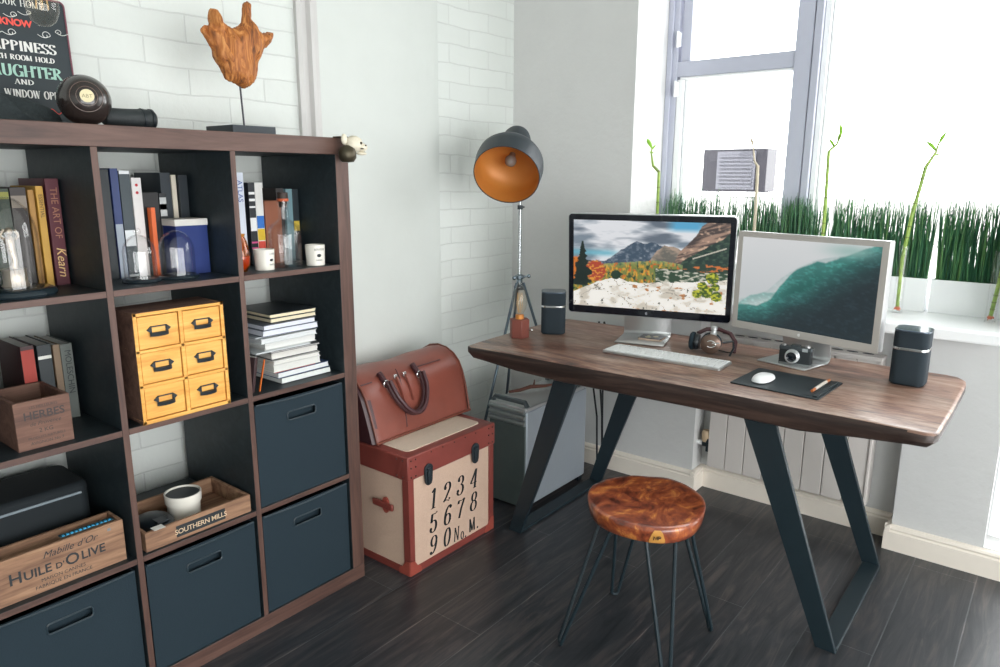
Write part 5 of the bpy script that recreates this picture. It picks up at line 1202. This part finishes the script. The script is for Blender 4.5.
MB().prism([(.018*math.cos(a), .03*math.sin(a)) for a in [2*PI*k/16 for k in range(16)]], 0, .005, Matrix(((0, 0, -1, -hw), (1, 0, 0, -.09), (0, 1, 0, .240), (0, 0, 0, 1)))).build('handle_mount', P('cap_leather', '99483c'), t)
m = MB()
for s_, z_, cols in (('1234', .212, (.218, .288, .362, .440)), ('5678', .120, (.215, .290, .361, .437)), ('90', .036, (.213, .286))):
    for ch, xx in zip(s_, cols): serif(m, ch, .074 if z_ > .1 else .069, facing(xx-mx, -hd-.0006+.0035, z_), thick=.15, thin=.035, shear=.14, sq=1.02)
serif(m, 'N', .055, facing(.340-mx, -hd+.0029, .034), thick=.13, thin=.05, shear=.12, sq=.75); serif(m, 'o', .060, facing(.374-mx, -hd+.0029, .028), thick=.12, thin=.05, sq=.8); serif(m, '.', .062, facing(.393-mx, -hd+.0029, .028))
serif(m, 'M', .052, facing(.432-mx, -hd+.0029, .038), thick=.20, thin=.07, sq=.80); serif(m, '.', .062, facing(.464-mx, -hd+.0029, .038))
m.build('printed_numbers', 'ink', t, smooth=0)

t = thing('travel_bag', 'brown leather travel bag with two looped handles leaning on the trunk top', 'bag', (.352, .03, th_))
prof = [(.00, .0), (.012, .05), (.028, .11), (.046, .16), (.066, .195), (.095, .222), (.135, .240), (.18, .246), (.225, .238), (.265, .215), (.292, .17), (.302, .10), (.305, .03), (.300, .0)]
NB = 34; k = len(prof); vs = []
for i in range(NB+1):
    u = i/NB; x = -.258+.516*u; e = 1.0
    for (y, z) in prof:
        s = min(u, 1-u)*NB
        inset = .012 if s < 1 else (.004 if s < 2 else 0)
        zc = .11; yc = .16
        dent = .010*math.sin(u*8+z*18)*(z/.25)+.006*math.sin(u*15+y*30+z*12)
        topd = (-.018*math.sin(PI*u)**2+.012*(u-.5))*(z/.25)**2
        y2 = yc+(y-yc)*(1-inset*8)+(0 if z < .02 else dent*.5); z2 = max(0, zc+(z-zc)*(1-inset*5) if z > .02 else z)
        if z > .02: z2 += topd+dent*.4
        # corners drop at both ends
        xe = x*(1+.05*(z/.25)) - 0
        vs.append((xe, y2, max(z2, 0)))
fs = [(i*k+j, i*k+(j+1) % k, (i+1)*k+(j+1) % k, (i+1)*k+j) for i in range(NB) for j in range(k)]+[tuple(range(k)), tuple(NB*k+j for j in range(k))[::-1]]
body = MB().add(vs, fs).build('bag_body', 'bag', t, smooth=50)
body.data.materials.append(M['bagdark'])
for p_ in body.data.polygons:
    if abs(p_.normal.x) > .30: p_.material_index = 1  # end faces take the darker leather to paint in the bookcase's shade
b = MB()
def bagpt(u, v, off=.004):  # point on the front, u in -.258..258, v = index along profile
    j = int(v); f = v-j; y = prof[j][0]*(1-f)+prof[j+1][0]*f; z = prof[j][1]*(1-f)+prof[j+1][1]*f
    d = Vector((0, -(prof[j+1][1]-prof[j][1]), prof[j+1][0]-prof[j][0])).normalized(); return Vector((u*(1+.05*z/.25), y, z))+d*off
for s_ in (-1, 1): b.tube([bagpt(s_*.247, v/2, .001) for v in range(0, 22)], .0045, 8)
b.tube([bagpt(-.25+.5*q/20, .08, .002) for q in range(21)], .005, 8)
b.build('piped_seam', P('seam_tan', '6e3a2c', .4), t)
b = MB().tube([bagpt(.01+.15*q/8, 4.6+.1*q/8, .002) for q in range(9)], .0022, 6).tube([bagpt(-.24+.05*q/8, 4.3+.05*q/8, .002) for q in range(9)], .0022, 6).build('zip_pocket', 'bagdark', t)
b = MB().tube([bagpt(-.06-.004*q, 5.0-.5*q, .001) for q in range(10)], .0022, 6).build('centre_seam', 'bagdark', t)
for xo, yo in ((0, 0.0), (.0, .018)):
    xa, xb = -.140, .022; pts = []
    for q in range(25):
        u = q/24; xx = (xa+xb)/2-(xb-xa)/2*math.cos(PI*u); drop = math.sin(PI*u)**.5; v = 3.9-2.6*drop
        pp = bagpt(xx+.012*math.sin(2*PI*u), max(.4, v), .014+.010*math.sin(PI*u)+yo); pts.append(pp)
    MB().tube(pts, .010 if not yo else .008, 10).build('handle', 'bagdark', t)
for xx in (-.140, .022):
    MB().tube([bagpt(xx, 3.8, .006)+Vector((.012*math.cos(a), 0, .012*math.sin(a))) for a in [2*PI*q/14 for q in range(14)]], .0028, 8, closed=True).build('handle_ring', 'chrome', t)
    mt = MB(); pts = [bagpt(xx, 3.8+v, .003) for v in (0, .6, 1.2)]; 
    mt.tube(pts, .011, 8).build('handle_tab', 'bagdark', t)
for xx in (-.085, -.04):
    MB().box(-.008, .008, -.002, .004, -.008, .008, Matrix.Translation(bagpt(xx, 4.2, .004))).build('buckle', 'chrome', t, bevel=.001)
    MB().tube([bagpt(xx+.004, 4.1-.35*q, .003) for q in range(7)], .006, 6).build('front_strap', 'bag', t)

# ================================================================== computer tower
t = thing('computer_tower', 'silver computer tower with a dark ribbed front under the left end of the desk', 'computer tower', (.735, -.058, 0))
Wd, Dp, Ht = .195, .465, .475
MB().box(.006, Dp, -Wd/2+.0, Wd/2, .022, Ht-.035).build('case_body', P('tower_alu', '9ea6ae', .4, metal=.3, var=.02), t, bevel=.006)
MB().box(0, .008, -Wd/2+.004, Wd/2-.004, .022, Ht-.095).build('front_panel', P('tower_front', '55605f', .5, metal=.3), t, bevel=.003)
b = MB()
for i, zz in enumerate((Ht-.095, Ht-.070, Ht-.045)): b.tube([(.0, -Wd/2+.006, zz+.010), (.0, Wd/2-.006, zz+.010)], .010, 10)
b.build('front_rib', P('tower_rib', '8d9594', .35, metal=.5), t)
MB().box(.0, Dp-.02, -Wd/2, Wd/2, Ht-.036, Ht-.018).build('top_cover', 'alu', t, bevel=.005)
for xx in (.02, Dp-.05):
    MB().tube([(xx, -Wd/2+.008, Ht-.02), (xx, -Wd/2+.02, Ht), (xx+.0, Wd/2-.02, Ht), (xx, Wd/2-.008, Ht-.02)], .011, 8).build('carry_handle', P('tower_hdl', '5a6468', .35, metal=.5), t)
for a in (.03, Dp-.03):
    for s_ in (-1, 1): MB().box(a-.015, a+.015, s_*(Wd/2-.015)-.01, s_*(Wd/2-.015)+.01, 0, .022).build('foot', 'blackpl', t)
t = thing('curved_stick', 'thin reddish brown curved stick lying on top of the computer tower', 'stick', (.96, -.03, Ht-.018))
MB().tube([(-.10, .06, .008), (-.06, .03, .012), (-.01, .01, .020), (.05, -.03, .018), (.12, -.06, .020)], [.006, .008, .009, .007, .003], 8).tube([(.0, .0, .020), (.02, .01, .045)], [.005, .002], 6).build('branch', P('stick_red', '5f382b', .6, bmp=.3), t)
t = thing('hanging_cables', 'bunch of dark cables hanging behind the desk beside the tower', 'cables', (1.28, -.16, 0))
for k_, (dx_, dy_) in enumerate(((0, 0), (.012, -.02), (-.01, -.035))):
    MB().tube([(dx_, dy_, .735), (dx_+.005, dy_-.005, .55), (dx_-.01, dy_+.012-.01*k_, .42), (dx_+.01, dy_, .28), (dx_+.0, dy_-.012, .12), (dx_-.02, dy_-.03, .006)], .0045, 8).build('cable', 'cable', t)

# ================================================================== floor lamp
FX, FY = 1.115, .17
t = thing('floor_lamp', 'tall tripod floor lamp with a charcoal bell shade and copper inside, in the corner', 'floor lamp', (FX, FY, 0))
for fx, fy in ((.80, .20), (1.30, -.06), (1.24, .37)):
    d = Vector((fx-FX, fy-FY, 0)); top = Vector((0, 0, .90))+d.normalized()*.018
    MB().tube([top, d+Vector((0, 0, .008))], .0065, 10).build('leg', P('lamp_steel', '5d6a74', .35, metal=.7), t)
    MB().ball(tuple(d+Vector((0, 0, .009))), .009, 10).build('rubber_foot', 'blackpl', t)
MB().lathe([(0, .868), (.022, .868), (.026, .876), (.026, .884), (.014, .892), (.014, .915), (.024, .922), (.024, .932), (.010, .940), (0, .940)], 20).build('tripod_collar', P('collar_steel', '8b97a0', .25, metal=.9), t)
MB().tube([(.03, 0, .925), (.05, -.01, .925)], .005, 8).ball((.055, -.012, .925), .010, 10).ball((-.040, .0, .925), .010, 10).build('wing_knob', P('collar_steel', '8b97a0'), t)
MB().tube([(0, 0, .93), (0, 0, 1.245)], .0085, 12).build('lower_pole', P('pole_grey', 'b4b8ba', .25, metal=.9), t)
MB().tube([(0, 0, 1.235), (-.002, 0, 1.53)], .0055, 12).build('upper_pole', P('pole_grey', 'b4b8ba'), t)
MB().lathe([(0, 1.232), (.012, 1.232), (.012, 1.250), (0, 1.250)], 16).tube([(.010, 0, 1.241), (.026, -.004, 1.241)], .0035, 8).build('pole_clamp', 'iron', t)
CP = Vector((-1.487, -1.783, 1.374)); ctr = Vector((.828, .025, 1.3797))       # shade mouth centre
v = (CP-ctr).normalized(); upv = Vector((0, 0, 1)); rt = v.cross(upv)*-1; rt.normalize()   # room right as seen from the front
rt = upv.cross(v).normalized(); uu = v.cross(rt)
ang = math.radians(36)
back = (-v*math.cos(ang) + (uu*.96+rt*.28)*math.sin(ang)).normalized()
x_ = back.cross(Vector((0, 0, 1))).normalized(); y_ = back.cross(x_)
o = ctr-Vector((FX, FY, 0))
TS = Matrix(((x_[0], y_[0], back[0], o[0]), (x_[1], y_[1], back[1], o[1]), (x_[2], y_[2], back[2], o[2]), (0, 0, 0, 1))) @ Matrix.Scale(.95, 4)
outer = [(.142, 0), (.148, .07), (.145, .10), (.132, .125), (.108, .144), (.080, .156), (.061, .161)]
inner = [(.057, .157), (.078, .152), (.105, .140), (.128, .121), (.141, .098), (.144, .07), (.139, .0)]
MB().lathe(outer+[(.060, .225), (.062, .285), (.055, .305), (.03, .316), (0, .318)], 48, TS, cap=False).build('shade_outer', 'lampblk', t)
MB().lathe([(.139, 0.0)]+inner[::-1]+[(0, .158)], 48, TS, cap=False).build('shade_lining', 'copper', t)
MB().shell([(.139, -.0008), (.1425, -.0008), (.1425, .0015), (.139, .0015)], 48, TS).build('shade_rim', P('rim_blk', '30343a', .4), t)
MB().lathe([(0, .08), (.012, .084), (.024, .098), (.026, .112), (.020, .130), (.014, .145), (.014, .160)], 24, TS).build('bulb', P('bulb_grey', '8c8078', .25), t)
MB().tube([(-.002, 0, 1.52), TS @ Vector((0, 0, .27))], .006, 8).box(-.010, .010, -.010, .010, 1.505, 1.535).build('shade_joint', 'chrome', t)
